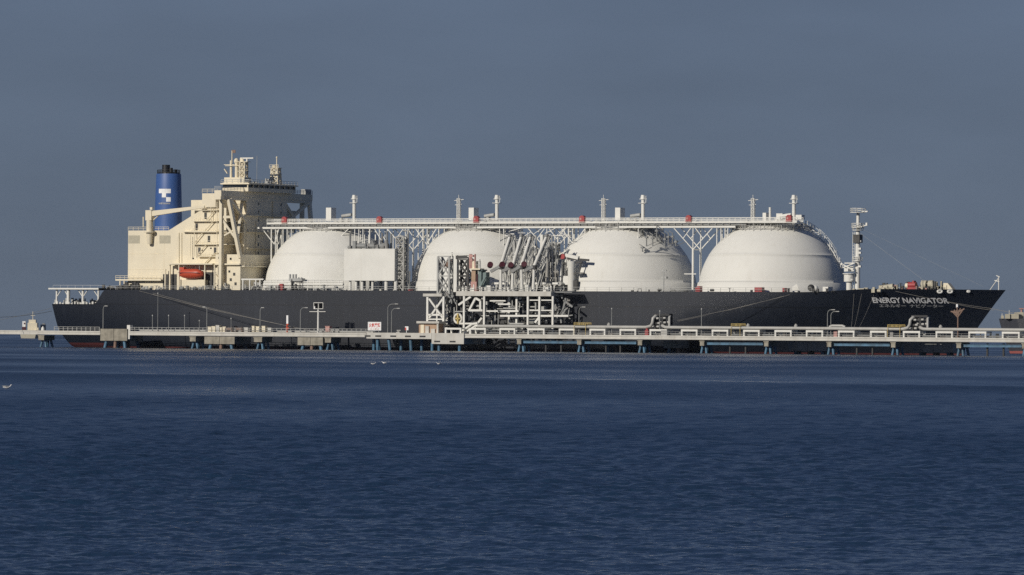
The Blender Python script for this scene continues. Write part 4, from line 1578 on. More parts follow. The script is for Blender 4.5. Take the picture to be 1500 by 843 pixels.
for a, b in (((784, 473), (791, 464)), ((672, 447), (690, 435)), ((687, 456), (697, 437)), ((697, 437), (704, 441)), ((704, 441), (704, 456)), ((696, 480), (706, 466))):
    mb = MB(); mb.beam(P(*a, 32.4), P(*b, 32.4), .55); mb.build('brace', 'white', lp)
# braced side tower
mb = MB()
zs0, zs1 = Z(636, 472, 33), Z(636, 434.5, 33)
for px, v in ((626.5, 33), (650, 33), (641, 28.5), (655, 28.5)):
    u = U(px, v, 450); mb.box((u - .3, -v - .25, 3.4), (u + .3, -v + .25, zs1))
mb.beam(P(629, 438, 33), P(649, 466, 33), .5); mb.beam(P(629, 466, 33), P(649, 438, 33), .5)
mb.beam(P(627, 461.5, 33), P(650, 461.5, 33), .5); mb.beam(P(627, 468, 33), P(650, 468, 33), .35)
mb.build('braced_tower', 'white', lp)
mb = MB(); mb.pbox(619.5, 647, 430.5, 434.5, 33.6, 27); mb.build('tower_deck', 'deckwhite', lp)
# dark pipework under the upper deck and round the foot of the arms
mb = MB()
rg = random.Random(3)
for _ in range(98):
    v = rg.uniform(27, 32); px = rg.uniform(660, 812); z = rg.uniform(ZT, zu0 - .5)
    u = U(px, v); k = rg.random()
    if k < .4: mb.tube([(u, -v, z), (u + rg.uniform(1, 5), -v, z)], rg.uniform(.1, .3), 7)
    elif k < .7: mb.tube([(u, -v, z), (u, -v, min(zu0, z + rg.uniform(1, 4)))], rg.uniform(.1, .28), 7)
    elif k < .85: mb.tube([(u, -v, z), (u, -v + rg.uniform(1, 3), z)], rg.uniform(.12, .3), 7)
    else: mb.cbox((u, -v, z), rg.uniform(.4, 1.4), rg.uniform(.4, 1.2), rg.uniform(.4, 1.1))
mb.build('process_pipe', 'grey', lp, each=True)
mb = MB()
for _ in range(90):
    v = rg.uniform(26.5, 30); px = rg.uniform(645, 815); z = rg.uniform(ZT, zu0 - .5)
    u = U(px, v); k = rg.random()
    if k < .5: mb.beam((u, -v, z), (u + rg.uniform(-2, 4), -v, z + rg.uniform(-.3, 3)), rg.uniform(.12, .4))
    else: mb.cbox((u, -v, z), rg.uniform(.4, 2.0), rg.uniform(.4, 1.2), rg.uniform(.4, 1.6))
mb.build('valve_block', 'dark', lp, each=True)
mb = MB()
for _ in range(30):
    px = rg.uniform(646, 668); v = rg.uniform(29, 32.5); y0 = rg.uniform(426, 450)
    mb.beam(P(px, y0, v), P(px + rg.uniform(-6, 8), y0 + rg.uniform(3, 14), v), rg.uniform(.2, .5))
mb.build('gangway_brace', 'steel', lp, each=True)
mb = MB()
for _ in range(34):
    px = rg.uniform(676, 812); v = rg.uniform(29, 32.6); u = U(px, v, 427)
    k = rg.random(); hgt = rg.uniform(.5, 1.9)
    if k < .5: mb.tube([(u, -v, zu1), (u, -v, zu1 + hgt)], rg.uniform(.2, .42), 8)
    else: mb.cbox((u, -v, zu1), rg.uniform(.5, 1.4), .8, hgt)
mb.build('deck_valve', 'white', lp, each=True)
mb = MB()
for a, b in ((704, 722), (725, 748), (768, 772.5), (783.5, 788), (793, 800), (810, 818)):
    p, q = P(a, 415.5, 28), P(b, 415.5, 28); mb.beam(p, q, .8, .55)
for px in (706, 727, 746, 770, 786, 797, 812):
    p = P(px, 415.5, 28); mb.beam((p[0], p[1], zu1), p, .25)
mb.build('arm_header', 'white', lp)
# dark walkway stage beside the hull, right of the upper deck
mb = MB()
for _ in range(46):
    px = rg.uniform(808, 836); v = rg.uniform(26, 31); y0 = rg.uniform(428, 468)
    if px > 826 and y0 < 436: continue
    mb.beam(P(px, y0, v), P(px + rg.uniform(-8, 8), y0 + rg.uniform(-2, 12), v), rg.uniform(.15, .5))
mb.pbox(808, 838, 427.5, 429, 31, 26)
mb.beam(P(826, 440, 30), P(839, 450, 30), .5); mb.beam(P(822, 468, 30), P(829, 437, 30), .5)
mb.pbox(820, 829, 462.3, 464.6, 31, 29.5)
mb.build('stair_stage', 'steel', lp)
# round flanged joint with a yellow valve
mb = MB()
c = P(671, 467, 32.5)
mb.tube([(c[0] + 1.15 * math.cos(t * .35), c[1], c[2] + 1.25 * math.sin(t * .35)) for t in range(19)], .34, 7)
mb.tube([P(672, 474.5, 32.5), P(700, 474.5, 32.5)], .3, 8)
mb.tube([P(672, 489, 35), P(692, 475, 35), P(700, 474, 35)], .36, 8); mb.tube([P(678, 490, 35), P(696, 478, 35), P(704, 477.5, 35)], .3, 8)
mb.build('joint_pipe', 'white', lp)
mb = MB(); mb.cbox((c[0] + .2, c[1] - .4, c[2] - 1.4), .45, .6, 2.8); mb.beam((c[0] - .5, c[1] - .5, c[2]), (c[0] + .9, c[1] - .5, c[2]), .4)
mb.build('yellow_valve', 'yellow', lp)

# loading arms: riser, boom over the hull, hanging outer arm, red counterweight
def loading_arm():
    b = P(733.5, 427, 31)
    t = thing('cargo_loader', 'leftmost of the four leaning white loading arms with dark red counterweights', 'loading arm', (b[0], b[1], zu1), 'white loading arms leaning towards the ship')
    u, y, z = b[0], b[1], zu1
    zp = Z(733.5, 392, 31)
    mb = MB(); mb.tube([(u, y, z), (u, y, z + 2.2), (u, y, zp)], [.55, .42, .36], 10); mb.lathe((u, y, z), [(.9, 0), (.9, .3), (.5, .4)], 12, False)
    mb.build('riser', 'white', t)
    mb = MB(); mb.beam((u - .9, y + .4, z), (u - .2, y + .4, zp - .5), .3); mb.cbox((u, y, zp - .5), 1.3, 1.1, 1.1); mb.build('swivel_frame', 'dark', t)
    a = P(719, 398, 31.5); e = P(747, 346, 26)
    mb = MB(); mb.tube([(u - .2, y, zp), (e[0], e[1], e[2])], [.46, .38], 10); mb.build('boom', 'white', t)
    mb = MB()
    m1 = Vector((u - .2, y, zp)).lerp(Vector(e), .42)
    mb.beam(m1 + Vector((.9, .6, -.3)), Vector(e) + Vector((.8, .5, 0)), .3)
    mb.beam((u, y + .6, zp), (e[0] + .3, e[1] + .6, e[2]), .22)
    for f in (.2, .45, .7, .9):
        q = Vector((u, y, zp)).lerp(Vector(e), f); mb.beam(q, q + Vector((.9, .6, -.4)), .2)
    mb.lathe((e[0], e[1], e[2] - .5), [(.3, 0), (.6, .3), (.6, .8), (.2, 1.1)], 12)
    mb.build('boom_truss', 'steel', t)
    mb = MB(); mf = P(748, 404, 24.0)
    mb.tube([(e[0] + .5, e[1] + .2, e[2]), (mf[0], mf[1], mf[2])], [.36, .32], 8); mb.tube([mf, (mf[0] + .2, mf[1] + .5, mf[2] - 3.2)], .32, 8)
    mb.tube([(e[0] + 1.2, e[1] + .8, e[2] + .2), (mf[0] + 1.6, mf[1] + .6, mf[2] - 1.0)], .2, 7); mb.tube([(u + .7, y + .5, zp - .3), (mf[0] - .6, mf[1], mf[2] - .6)], .2, 7)
    mb.build('outer_arm', 'pipe', t)
    mb = MB(); rg = random.Random(17)
    for k in range(12):
        q0 = Vector((u, y, z + .5)).lerp(Vector((u, y, zp)), rg.random()) + Vector((rg.uniform(-1.6, 1.6), rg.uniform(0, 2), 0))
        q1 = Vector((u, y, zp)).lerp(Vector(e), rg.random()) + Vector((rg.uniform(-.2, 2.2), rg.uniform(0, 1.5), rg.uniform(-1.5, .3)))
        mb.tube([q0, q0.lerp(q1, .5) + Vector((rg.uniform(-.6, .6), 0, rg.uniform(-.9, .2))), q1], rg.uniform(.05, .10), 5)
    mb.build('hydraulic_line', 'white', t)
    mb = MB(); mb.beam((u - .1, y - .3, zp + .3), (a[0], a[1], a[2]), .62, .8); mb.build('tail_beam', 'steel', t)
    mb = MB(); c = Vector(P(718, 388.5, 31.8))
    ax = Vector((.55, -.75, .35)).normalized()
    mb.tube([c - ax * .55, c + ax * .55], [.78, .78], 18); mb.build('counterweight', 'maroon', t)
    return t
arm = loading_arm()
zb_ = arm.location.copy()
for px, rz, ry, lb_ in ((750.5, 4, 1.0, 'second from the left of the four leaning white loading arms with dark red counterweights'),
                        (764.5, -4, -2.0, 'third from the left of the four leaning white loading arms with dark red counterweights'),
                        (781, -9, 2.5, 'rightmost of the four leaning white loading arms beside the dark steel tower')):
    c = copy_tree(arm)
    c.location = world((U(px, 31, 427), -31, zu1))
    c.rotation_euler = (0, R(ry), -PSI + R(rz))
    c['label'] = lb_

# gangway lattice towers and the hose tower at the left of the platform
b = P(652.5, 428, 30)
mb = MB()
mb.lattice((b[0], b[1]), 3.6, 2.2, zu1 - 1.2, Z(652, 376, 30), 2, .24, .15)
gt = single(mb, 'lattice_tower', 'grey', 'open grey lattice tower at the left end of the upper loading deck', 'tower', (b[0], b[1], zu1 - 1.2))
b = P(672, 428, 29)
gw = thing('gangway_tower', 'tall gangway tower with a white mast and dark crossed bracing beside the open lattice tower', 'tower', (b[0], b[1], zu1))
mb = MB(); mb.pbox(664, 669.3, 372.5, 428, 30.5, 29.3); mb.build('mast', 'white', gw)
mb = MB()
u0, u1 = U(669, 30, 400), U(686, 30, 400)
zz = [Z(678, p_, 30) for p_ in (427, 404.5, 380)]
for u in (u0, u1):
    for v in (30.2, 27.5): mb.box((u - .28, -v - .2, zu1), (u + .28, -v + .2, zz[2]))
for v in (30.2, 27.5):
    for i in (0, 1):
        mb.beam((u0, -v, zz[i]), (u1, -v, zz[i + 1]), .4); mb.beam((u1, -v, zz[i]), (u0, -v, zz[i + 1]), .4)
        mb.beam((u0, -v, zz[i + 1]), (u1, -v, zz[i + 1]), .5)
mb.beam((u0, -30.2, zz[2] + .5), (u1, -30.2, zz[2] + .6), .9)
mb.build('braced_frame', 'dark', gw)
mb = MB(); mb.beam(P(662, 371.8, 30.4), P(687, 376.2, 30.4), .35); mb.beam(P(661.5, 370, 30.4), P(661.5, 377, 30.4), .45); mb.pbox(671, 685, 378.5, 380, 30.6, 28); mb.build('hoist_boom', 'white', gw)
mb = MB(); mb.pbox(655.5, 661.5, 381, 389, 29.5, 28); mb.pbox(650, 656, 384, 391, 29.5, 28); mb.build('hoist_box', 'brown', gw)
b = P(694, 428, 31)
mt = thing('monitor_tower', 'slim pink and tan fire monitor tower between the gangway tower and the loading arms', 'tower', (b[0], b[1], zu1))
mb = MB(); mb.pbox(689.5, 698, 413, 427, 31.3, 29.5); mb.build('tower_base', 'pink', mt)
mb = MB(); mb.pbox(690.5, 696.5, 395.5, 413, 31, 29.6); mb.build('tower_body', 'tan', mt)
mb = MB(); mb.pbox(696.5, 699.5, 402, 420, 30.6, 29.6); mb.build('ladder_cage', 'maroon', mt)
mb = MB()
for px in (688.5, 690.5, 696): mb.beam(P(px, 394, 31), P(px, 372.5, 31), .35)
mb.pbox(687, 693, 374, 376.5, 31.2, 30); mb.pbox(688, 692, 380, 383, 31.2, 30)
mb.build('fire_monitor', 'pink', mt)
mb = MB(); mb.pbox(691.5, 697.5, 382.5, 393.5, 31, 29.8); mb.pbox(689, 703, 393.5, 395.5, 31.6, 29.2); mb.build('hose_cabin', 'cream', mt)
mb = MB(); mb.rail([P(697, 393.5, 31.4), P(704, 393.5, 31.4)], 2.0, .6, .06); mb.tube([P(703, 393, 31), P(703, 380, 31)], .12, 6); mb.build('cage_rail', 'grey', mt)
mb = MB()
mb.pbox(700.5, 705, 396, 423, 30.6, 28); mb.pbox(705, 712, 399, 424, 30, 28); mb.beam(P(703, 421, 31), P(712, 404, 31), .5); mb.pbox(699, 706, 395, 397, 31, 28)
single(mb, 'operator_cabin', 'teal', 'teal green operator cabin at the foot of the leftmost loading arm', 'cabin', P(705, 424, 29.5))

# hut on the lower platform
hb_ = P(628, 488.3, 36)
hut = thing('jetty_hut', 'small tan hut with flat white roof on the lower platform left of the braced tower', 'hut', (hb_[0], hb_[1], hb_[2]))
mb = MB(); mb.pbox(613.5, 641.5, 474, 488.2, 36.5, 33.5); mb.build('wall', 'tan', hut)
mb = MB(); mb.pbox(610, 643, 471, 474, 37.3, 33); mb.pbox(639.5, 642, 474, 488.2, 37.0, 36.6); mb.build('roof', 'deckwhite', hut)
mb = MB(); mb.pbox(616, 621, 476, 488, 36.6, 36.4); mb.build('door', 'cream', hut)
mb = MB(); mb.pbox(623, 628, 478, 488.2, 36.9, 36.6); mb.pbox(631, 637, 482, 488.2, 36.9, 36.6); mb.build('equipment_locker', 'deckwhite', hut)

# pipe trestle from the platform out to the right
ur0, ur1 = U(676, VF), U(1900, VF)
tr = thing('pipe_trestle', 'long white pipe trestle on pile bents with blue beams running off to the right', 'trestle', (U(1100, VF), -VF, 0))
mb = MB(); deck_beam(mb, ur0, ur1, VF + .1, VB); mb.build('deck_beam', 'deckwhite', tr, each=False)
mb = MB(); mb.rail([(ur0 + 4, -VF, ZT), (ur1, -VF, ZT)], 1.0, 2.2, .022); mb.build('handrail', 'grey', tr)
# portal frames that carry the pipes
FR = [(652, 676), (688, 712), (732, 755), (773, 798), (819, 842), (864, 887), (908, 932), (952, 977), (998, 1022), (1043, 1067), (1089, 1113), (1135, 1160),
      (1181, 1206), (1228, 1252), (1275, 1299), (1323, 1348), (1371, 1396), (1419, 1445), (1468, 1494), (1517, 1542), (1566, 1591)]
zfr = 6.35
for a, b in FR:
    mb = MB()
    u0, u1 = U(a, 37.4, 488), U(b, 37.4, 488)
    for v in (37.4, 34.2):
        mb.box((u0, -v - .2, ZT), (u0 + .45, -v + .2, zfr - .01)); mb.box((u1 - .45, -v - .2, ZT), (u1, -v + .2, zfr - .01))
        mb.box((u0 - .01, -v - .21, zfr - .5), (u1 + .01, -v + .21, zfr))
    for u in (u0 + .22, u1 - .22): mb.box((u - .2, -37.2, zfr - .45), (u + .2, -34.4, zfr - .03))
    mb.build('pipe_frame', 'white', tr)
for px in (760, 848, 937, 1028, 1122, 1214, 1308, 1404, 1500, 1596, 1692, 1788, 1880): bent(px + 1, tr, 1.25, 3.4, 2.0, 2, 'concrete', .7)
for a, b in ((766, 846), (856, 931), (1035, 1117), (1221, 1303), (1411, 1496)):
    mb = MB(); u0, u1 = U(a, VF, 500), U(b, VF, 500)
    mb.box((u0, -VF + .3, 2.35), (u1, -VF + .7, 2.9)); mb.box((u0, -VF + .15, 2.28), (u1, -VF + .8, 2.38)); mb.box((u0, -VF + .15, 2.86), (u1, -VF + .8, 2.96))
    mb.build('stiffening_beam', 'pileblue', tr)
    for k in range(2):
        m2 = MB(); u = u0 + (u1 - u0) * (.38 + .28 * k); m2.tube([(u, -VF + 1.4, 3.3), (u, -VF + 1.4, -2.5)], .3, 8); m2.build('pile', 'dark', tr)
mb = MB()
rg = random.Random(12)
for k in range(36):
    px = 690 + k * 25.7 + rg.uniform(-4, 4); v = rg.uniform(34.2, 36.6); u = U(px, v, 488)
    if k % 3 == 0: mb.cbox((u, -v, ZT), rg.uniform(.5, 1.3), .6, rg.uniform(.5, 1.3))
    else: mb.tube([(u, -v, ZT), (u, -v, ZT + rg.uniform(.5, 1.2))], .15, 6)
mb.tube([(ur0 + 5, -36.4, ZT + .3), (ur1, -36.4, ZT + .3)], .18, 8)
mb.tube([(ur0 + 5, -35.6, ZT + .35), (ur1, -35.6, ZT + .35)], .24, 8)
mb.build('service_pipes', 'steel', tr)
# the big pipes on the frames
zp_ = zfr + .5
pl = thing('pipeline', 'twin thick pale insulated pipes lying along the white trestle with two raised bends', 'pipeline', (U(1100, 36.6), -36.6, zfr))
def run(v, r, name, m_, a=706, lift=0):
    mb = MB(); pts = []
    u_s = U(a, v, 478)
    pts = [(u_s, -v, zp_)]
    for lx in (953, 1330):
        ul = U(lx + 4 + lift, v, 476)
        pts += [(ul - 2.2, -v, zp_), (ul - .8, -v, zp_ + .35), (ul - .25, -v, zp_ + 1.2), (ul - .1, -v, zp_ + 2.4), (ul + .4, -v + .4, zp_ + 3.0), (ul + .6, -v + 3.0, zp_ + 3.05), (ul + .9, -v + 3.2, zp_ + 2.0),
                (ul + .8, -v + 3.2, zp_ + 1.0), (ul + 1.6, -v + 2.0, zp_ + .6), (ul + 2.6, -v + .4, zp_ + .4), (ul + 3.6, -v, zp_ + .05), (ul + 5, -v, zp_)]
    pts.append((U(1900, v), -v, zp_))
    mb.tube(pts, r, 12)
    return mb.build(name, m_, pl)
run(36.9, .42, 'insulated_pipe', 'pipe')
run(35.2, .42, 'insulated_pipe', 'pipe', 700, 12)
for lx in (953, 1330):
    mb = MB()
    a = P(lx + 8, 480, 35.5)
    for du in (0, 2.2, 4.2): mb.box((a[0] + du - .2, -36.2, zfr), (a[0] + du + .2, -34.4, zfr + 3.9))
    for dz in (1.3, 2.6, 3.6): mb.box((a[0] - .3, -36.3, zfr + dz), (a[0] + 4.4, -34.3, zfr + dz + .55))
    mb.build('bend_support', 'black', pl)
    mb = MB()
    for k, (du, dz) in enumerate(((1.0, 2.9), (3.1, 3.0), (1.4, 1.6), (3.2, 1.8), (1.1, .7), (4.3, 1.9))): mb.tube([(a[0] + du - .35, -36.5, zfr + dz), (a[0] + du + .35, -36.5, zfr + dz)], .3, 9)
    mb.build('bend_clamp', 'pipe', pl, each=True)
    mb = MB(); mb.tube([(a[0] + 4.6, -36.6, zfr + .8), (a[0] + 4.6, -36.6, zfr + 3.2), (a[0] + 4.2, -35.4, zfr + 3.6)], .32, 9); mb.build('bend_end', 'pipe', pl)
for px in (892, 1096, 1166, 1378):
    mb = MB(); p = P(px, 475.5, 36.5); mb.lathe((p[0], p[1], zp_ + .4), [(.5, 0), (.5, .35), (.3, .55), (.3, .75)], 10, False); mb.build('valve_cap', 'pipe', pl)
mb = MB(); a, b = P(1215, 477, 36.6), P(1238, 477, 36.6)
mb.tube([(a[0], a[1], zp_ + .42), (a[0] + .8, a[1], zp_ + .75), (b[0] - .8, b[1], zp_ + .75), (b[0], b[1], zp_ + .42)], .34, 8); mb.build('raised_section', 'pipe', pl)
for a, b, lab in ((845, 862, 'yellow railed stile over the pipes beside the first curved lamp right of the loading arms'),
                  (1075, 1088, 'yellow railed stile over the pipes midway between the two pairs of raised bends'),
                  (1304, 1322, 'yellow railed stile over the pipes just left of the far pair of raised bends')):
    mb = MB(); u0, u1 = U(a, 36, 478), U(b, 36, 478)
    for v in (37.6, 34.4):
        mb.rail([(u0, -v, zp_ + .5), (u1, -v, zp_ + .5)], .6, .9, .05)
        for u in (u0, u1): mb.beam((u, -v, ZT), (u, -v, zp_ + .6), .1)
    mb.box((u0, -37.6, zp_ + .5), (u1, -34.4, zp_ + .58))
    single(mb, 'pipe_stile', 'yellow', lab, 'stile', ((u0 + u1) / 2, -36, ZT), 'yellow stiles over the jetty pipes')
mb = MB(); mb.pbox(944.5, 949.5, 484, 494, 37.6, 36.6); mb.pbox(946, 948.5, 481.5, 484, 37.4, 36.8)
single(mb, 'hydrant_cabinet', 'red', 'orange red hydrant cabinet on the trestle left of the first raised pipe bends', 'cabinet', P(947, 494, 37))
mb = MB(); mb.pbox(968, 977, 483.5, 493, 37.9, 37.5)
single(mb, 'notice_panel', 'pipe', 'blank pale grey panel fixed in a trestle frame under the first raised pipe bends', 'panel', P(972, 493, 37.7))
mb = MB(); mb.pbox(1221, 1226, 486, 494, 37.7, 36.9)
single(mb, 'hydrant_cabinet', 'pink', 'faded red cabinet on the trestle right of the twin curved lamps', 'cabinet', P(1223, 494, 37.3))

# fittings on the walkway by the stern
def cabinet(a, b, t_, m_, lab, kind='equipment_cabinet', cat='cabinet', v=36.5):
    mb = MB(); mb.pbox(a, b, t_, 486.3, v, v - 1.4)
    p0, p1 = P(a, t_, v), P(b, t_, v)
    mb.box((p0[0] - .08, -v - .06, p0[2] - .02), (p1[0] + .08, -v + 1.46, p0[2] + .12))
    p = P((a + b) / 2, 486.3, v)
    return single(mb, kind, m_, lab, cat, (p[0], p[1], ZT), 'cabinets on the walkway by the stern')
cabinet(304.5, 309.5, 479.5, 'cream', 'low beige cabinet, leftmost of the row above the wide concrete block')
cabinet(310.3, 315.3, 478.8, 'cream', 'beige cabinet between the leftmost low one and the tallest of the row')
cabinet(316.2, 321, 477.2, 'deckwhite', 'tallest pale cabinet of the row above the wide concrete block')
cabinet(322, 325.2, 480.3, 'cream', 'narrow beige cabinet just right of the tallest pale one')
cabinet(326.2, 331, 479.5, 'cream', 'last beige cabinet of the row before the red reels')
cabinet(357.5, 363, 480.6, 'deckwhite', 'lone pale cabinet right of the red reels')
cabinet(369, 372.6, 478.4, 'cream', 'slim beige cabinet left of the lamp over the blue piles')
cabinet(375, 379.6, 479, 'cream', 'beige cabinet standing against the lamp post over the blue piles')
cabinet(383.5, 388.3, 478.4, 'cream', 'beige cabinet right of the lamp post over the blue piles')
cabinet(392, 397.2, 481, 'deckwhite', 'low pale cabinet farthest right before the white and orange marker')
cabinet(476.5, 482.5, 478.5, 'pink', 'faded pink cabinet right of the twin panel mast')
for px, t_, lab in ((336, 480, 'left hose reel, dull red, on the walkway right of the beige cabinets'), (350.5, 479, 'right hose reel, dull red, on the walkway before the lone pale cabinet')):
    mb = MB(); p = P(px, 486, 36.3); z = Z(px, 482.6, 36.3)
    mb.tube([(p[0] - .9, p[1], z), (p[0] + .9, p[1], z)], .45, 12)
    for s_ in (-1, 1): mb.tube([(p[0] + s_ * .9, p[1], z), (p[0] + s_ * 1.0, p[1], z)], .72, 12); mb.box((p[0] + s_ * 1.1 - .08, p[1] - .5, ZT), (p[0] + s_ * 1.1 + .08, p[1] + .5, z + .2))
    single(mb, 'hose_reel', 'brown', lab, 'hose reel', (p[0], p[1], ZT), 'hose reels on the walkway')
for px, lab in ((471, 'grey mooring hook right beside the twin panel mast'), (487, 'grey mooring hook right of the faded pink cabinet'), (494, 'second grey mooring hook right of the faded pink cabinet'), (584, 'grey mooring hook between the double lamps and the hut')):
    mb = MB(); p = P(px, 486, 36.4)
    mb.cbox((p[0], p[1], ZT), 1.1, .9, .35); mb.tube([(p[0], p[1], ZT + .3), (p[0], p[1], ZT + .85)], [.3, .42], 10); mb.beam((p[0] - .5, p[1] - .1, ZT + .8), (p[0] + .7, p[1] - .1, ZT + .8), .25)
    single(mb, 'mooring_hook', 'grey', lab, 'mooring hook', (p[0], p[1], ZT), 'mooring hooks on the jetty')

# warning board with red characters
wb = P(548.5, 488.3, 37.5)
board = thing('warning_board', 'white warning board with red characters standing on the lower platform edge', 'sign', (wb[0], wb[1], wb[2]))
mb = MB(); mb.pbox(538.8, 558.3, 472, 484.3, 37.5, 37.4); mb.build('panel', 'letter', board)
for px in (542, 555):
    mb = MB(); p = P(px, 484, 37.2); mb.beam((p[0], p[1], wb[2]), (p[0], p[1], p[2] + 1.5), .15); mb.build('post', 'steel', board)
def board_text(s, px0, px1, py0, py1, v, name, m_, parent, bold=.0):
    vs, fs = text_mesh(s, bold)
    x0 = min(q[0] for q in vs); x1 = max(q[0] for q in vs); y0 = min(q[1] for q in vs); y1 = max(q[1] for q in vs)
    a, b = P(px0, py1, v), P(px1, py0, v)
    MB().add([(a[0] + (x - x0) / (x1 - x0) * (b[0] - a[0]), -v - .012, a[2] + (y - y0) / (y1 - y0) * (b[2] - a[2])) for x, y in vs], fs).build(name, m_, parent)
board_text('火気厳禁', 540.2, 557.2, 473.6, 480.0, 37.5, 'red_characters', 'signred', board, .03)
board_text('立入禁止', 542, 555.5, 481.0, 483.8, 37.5, 'red_characters', 'pink', board, .01)
sb = P(595.5, 488.3, 37.4)
mb = MB(); mb.pbox(593.2, 598.2, 478.5, 484, 37.5, 37.42); mb.beam(P(595.5, 484, 37.3), P(595.5, 488.3, 37.3), .14)
s2 = single(mb, 'small_sign', 'letter', 'small white and red sign on a post left of the tan hut', 'sign', sb)
mb = MB(); mb.pbox(593.2, 595.2, 480, 484, 37.51, 37.42); BASE[s2.name] = sb
o = mb.build('red_panel', 'signred', s2)
# twin panel mast
tb = P(466, 486.3, 36.2)
tm = thing('display_mast', 'white mast with two dark square display panels and a crossbar', 'mast', (tb[0], tb[1], ZT))
mb = MB(); mb.tube([(tb[0], tb[1], ZT), (tb[0], tb[1], Z(466, 443.5, 36.2))], [.30, .22], 10); mb.beam(P(453.5, 456.8, 36.2), P(477, 456.8, 36.2), .16); mb.build('pole', 'white', tm)
mb = MB()
for y_ in (443.8, 452.6): mb.beam(P(459.5, y_, 36.6), P(473.5, y_, 36.6), .14)
for x_ in (459.8, 473.2): mb.beam(P(x_, 443.8, 36.6), P(x_, 452.6, 36.6), .14)
mb.build('panel_frame', 'white', tm)
for a, b in ((461.2, 465), (468, 472)):
    mb = MB(); mb.pbox(a - .6, b + .4, 444.6, 452, 36.55, 36.45); mb.build('display_panel', 'panel', tm)
mb = MB(); mb.pbox(459.3, 461.5, 449, 452.5, 36.6, 36.2); mb.build('lamp', 'letter', tm)
# white and orange marker
p = P(420.7, 486.3, 36.3)
mk = thing('marker_post', 'short marker post white above and orange below on the walkway', 'post', (p[0], p[1], ZT))
mb = MB(); mb.pbox(419.4, 422.2, 462.3, 474.5, 36.5, 36.1); mb.build('white_head', 'letter', mk)
mb = MB(); mb.beam((p[0], p[1], ZT), P(420.7, 474.5, 36.3), .3); mb.pbox(418.5, 423, 480, 482, 36.5, 36.1); mb.pbox(419.4, 422.3, 474.6, 476.5, 36.5, 36.1); mb.build('orange_stem', 'orange', mk)

# lamp posts
def lamp(px, py, arm, label, r=.11):
    b = P(px, 487, 36.4); zt = Z(px, py, 36.4)
    t = thing('lamp_post', label, 'lamp post', (b[0], b[1], ZT), 'lamp posts along the jetty')
    mb = MB(); pts = [(b[0], b[1], ZT), (b[0], b[1], zt - (1.0 if arm else 0))]
    if arm:
        L = arm * .215
        pts += [(b[0] + L * .12, b[1], zt - .45), (b[0] + L * .4, b[1], zt - .08), (b[0] + L, b[1], zt)]
    mb.tube(pts, [r * 1.3] + [r] * (len(pts) - 1), 8); mb.cbox((b[0], b[1], ZT), .45, .45, .15); mb.build('pole', 'steel', t)
    mb = MB()
    if arm: mb.cbox((b[0] + arm * .215 + (.25 if arm > 0 else -.25), b[1], zt - .1), 1.0, .45, .2)
    else: mb.lathe((b[0], b[1], zt), [(.16, 0), (.2, .2), (.1, .4)], 8)
    mb.build('lamp_head', 'grey', t)
    return t
for a in ((151, 448.5, 4, 'grey lamp post with a short arm standing on the stained stern block'),
          (303, 450, -3, 'grey lamp post at the left end of the beige cabinets'),
          (381, 451, 3, 'grey lamp post among the cabinets over the blue piles'),
          (440, 451, 8, 'grey lamp post with a right pointing arm left of the twin panel mast'),
          (568, 445.5, 12, 'taller of the two curved lamps right of the warning board', .10),
          (573.5, 452, 9, 'shorter of the two curved lamps right of the warning board', .10),
          (848, 450, 6, 'curved lamp beside the first yellow stile right of the loading arms', .10),
          (1212, 454, 7, 'taller of the twin curved lamps near the bow lettering', .10),
          (1217, 456.5, 8, 'shorter of the twin curved lamps near the bow lettering', .10)): lamp(*a)
for a in ((223.3, 463.5, 0, 'leftmost of three thin straight poles on the walkway under the engine casing', .09),
          (247, 463.5, 0, 'middle one of three thin straight poles on the walkway under the engine casing', .09),
          (270.3, 463.5, 0, 'rightmost of three thin straight poles on the walkway under the engine casing', .09),
          (292, 471, 0, 'short thin pole just left of the beige cabinets', .07),
          (338.5, 468, 0, 'short thin pole over the red hose reels', .07),
          (231, 431, 0, 'very tall thin pole on the walkway reaching the deck line of the ship', .07),
          (896, 453.5, 0, 'straight grey pole over the pipes left of the first raised bends', .10),
          (966.5, 457, 0, 'straight grey pole rising behind the first raised pipe bends', .12),
          (1027.5, 454, 0, 'straight grey pole over the pipes right of the first raised bends', .10)): lamp(*a)
# fan headed beacon post by the bow
b = P(1403, 497, 37)
fp = thing('beacon_post', 'brown post with a fan shaped head in front of the bow', 'post', (b[0], b[1], ZT))
mb = MB(); mb.tube([(b[0], b[1], ZT - 1), (b[0], b[1], Z(1403, 463, 37))], .2, 8); mb.build('pole', 'brown', fp)
mb = MB()
for a_, b2 in (((1403, 465), (1394.5, 456)), ((1403, 465), (1411.5, 453)), ((1403, 464), (1402, 450)), ((1403, 464), (1407, 452)), ((1403, 464), (1398, 454))):
    mb.beam(P(*a_, 37), P(*b2, 37), .28)
mb.beam(P(1393, 456.5, 37), P(1402, 458.5, 37), .32); mb.beam(P(1413, 452.5, 37), P(1403, 458, 37), .32)
pa = [P(1394, 456, 36.9), P(1412, 453, 36.9), P(1403.5, 464, 36.9)]
mb.add([pa[0], pa[1], pa[2]] + [(q[0], q[1] + .12, q[2]) for q in pa], [(0, 2, 1), (3, 4, 5), (0, 1, 4, 3), (1, 2, 5, 4), (2, 0, 3, 5)])
mb.build('fan_head', 'brown', fp)
mb = MB(); mb.pbox(1400.5, 1403, 446, 451, 37, 36.6); mb.build('beacon_lamp', 'letter', fp)

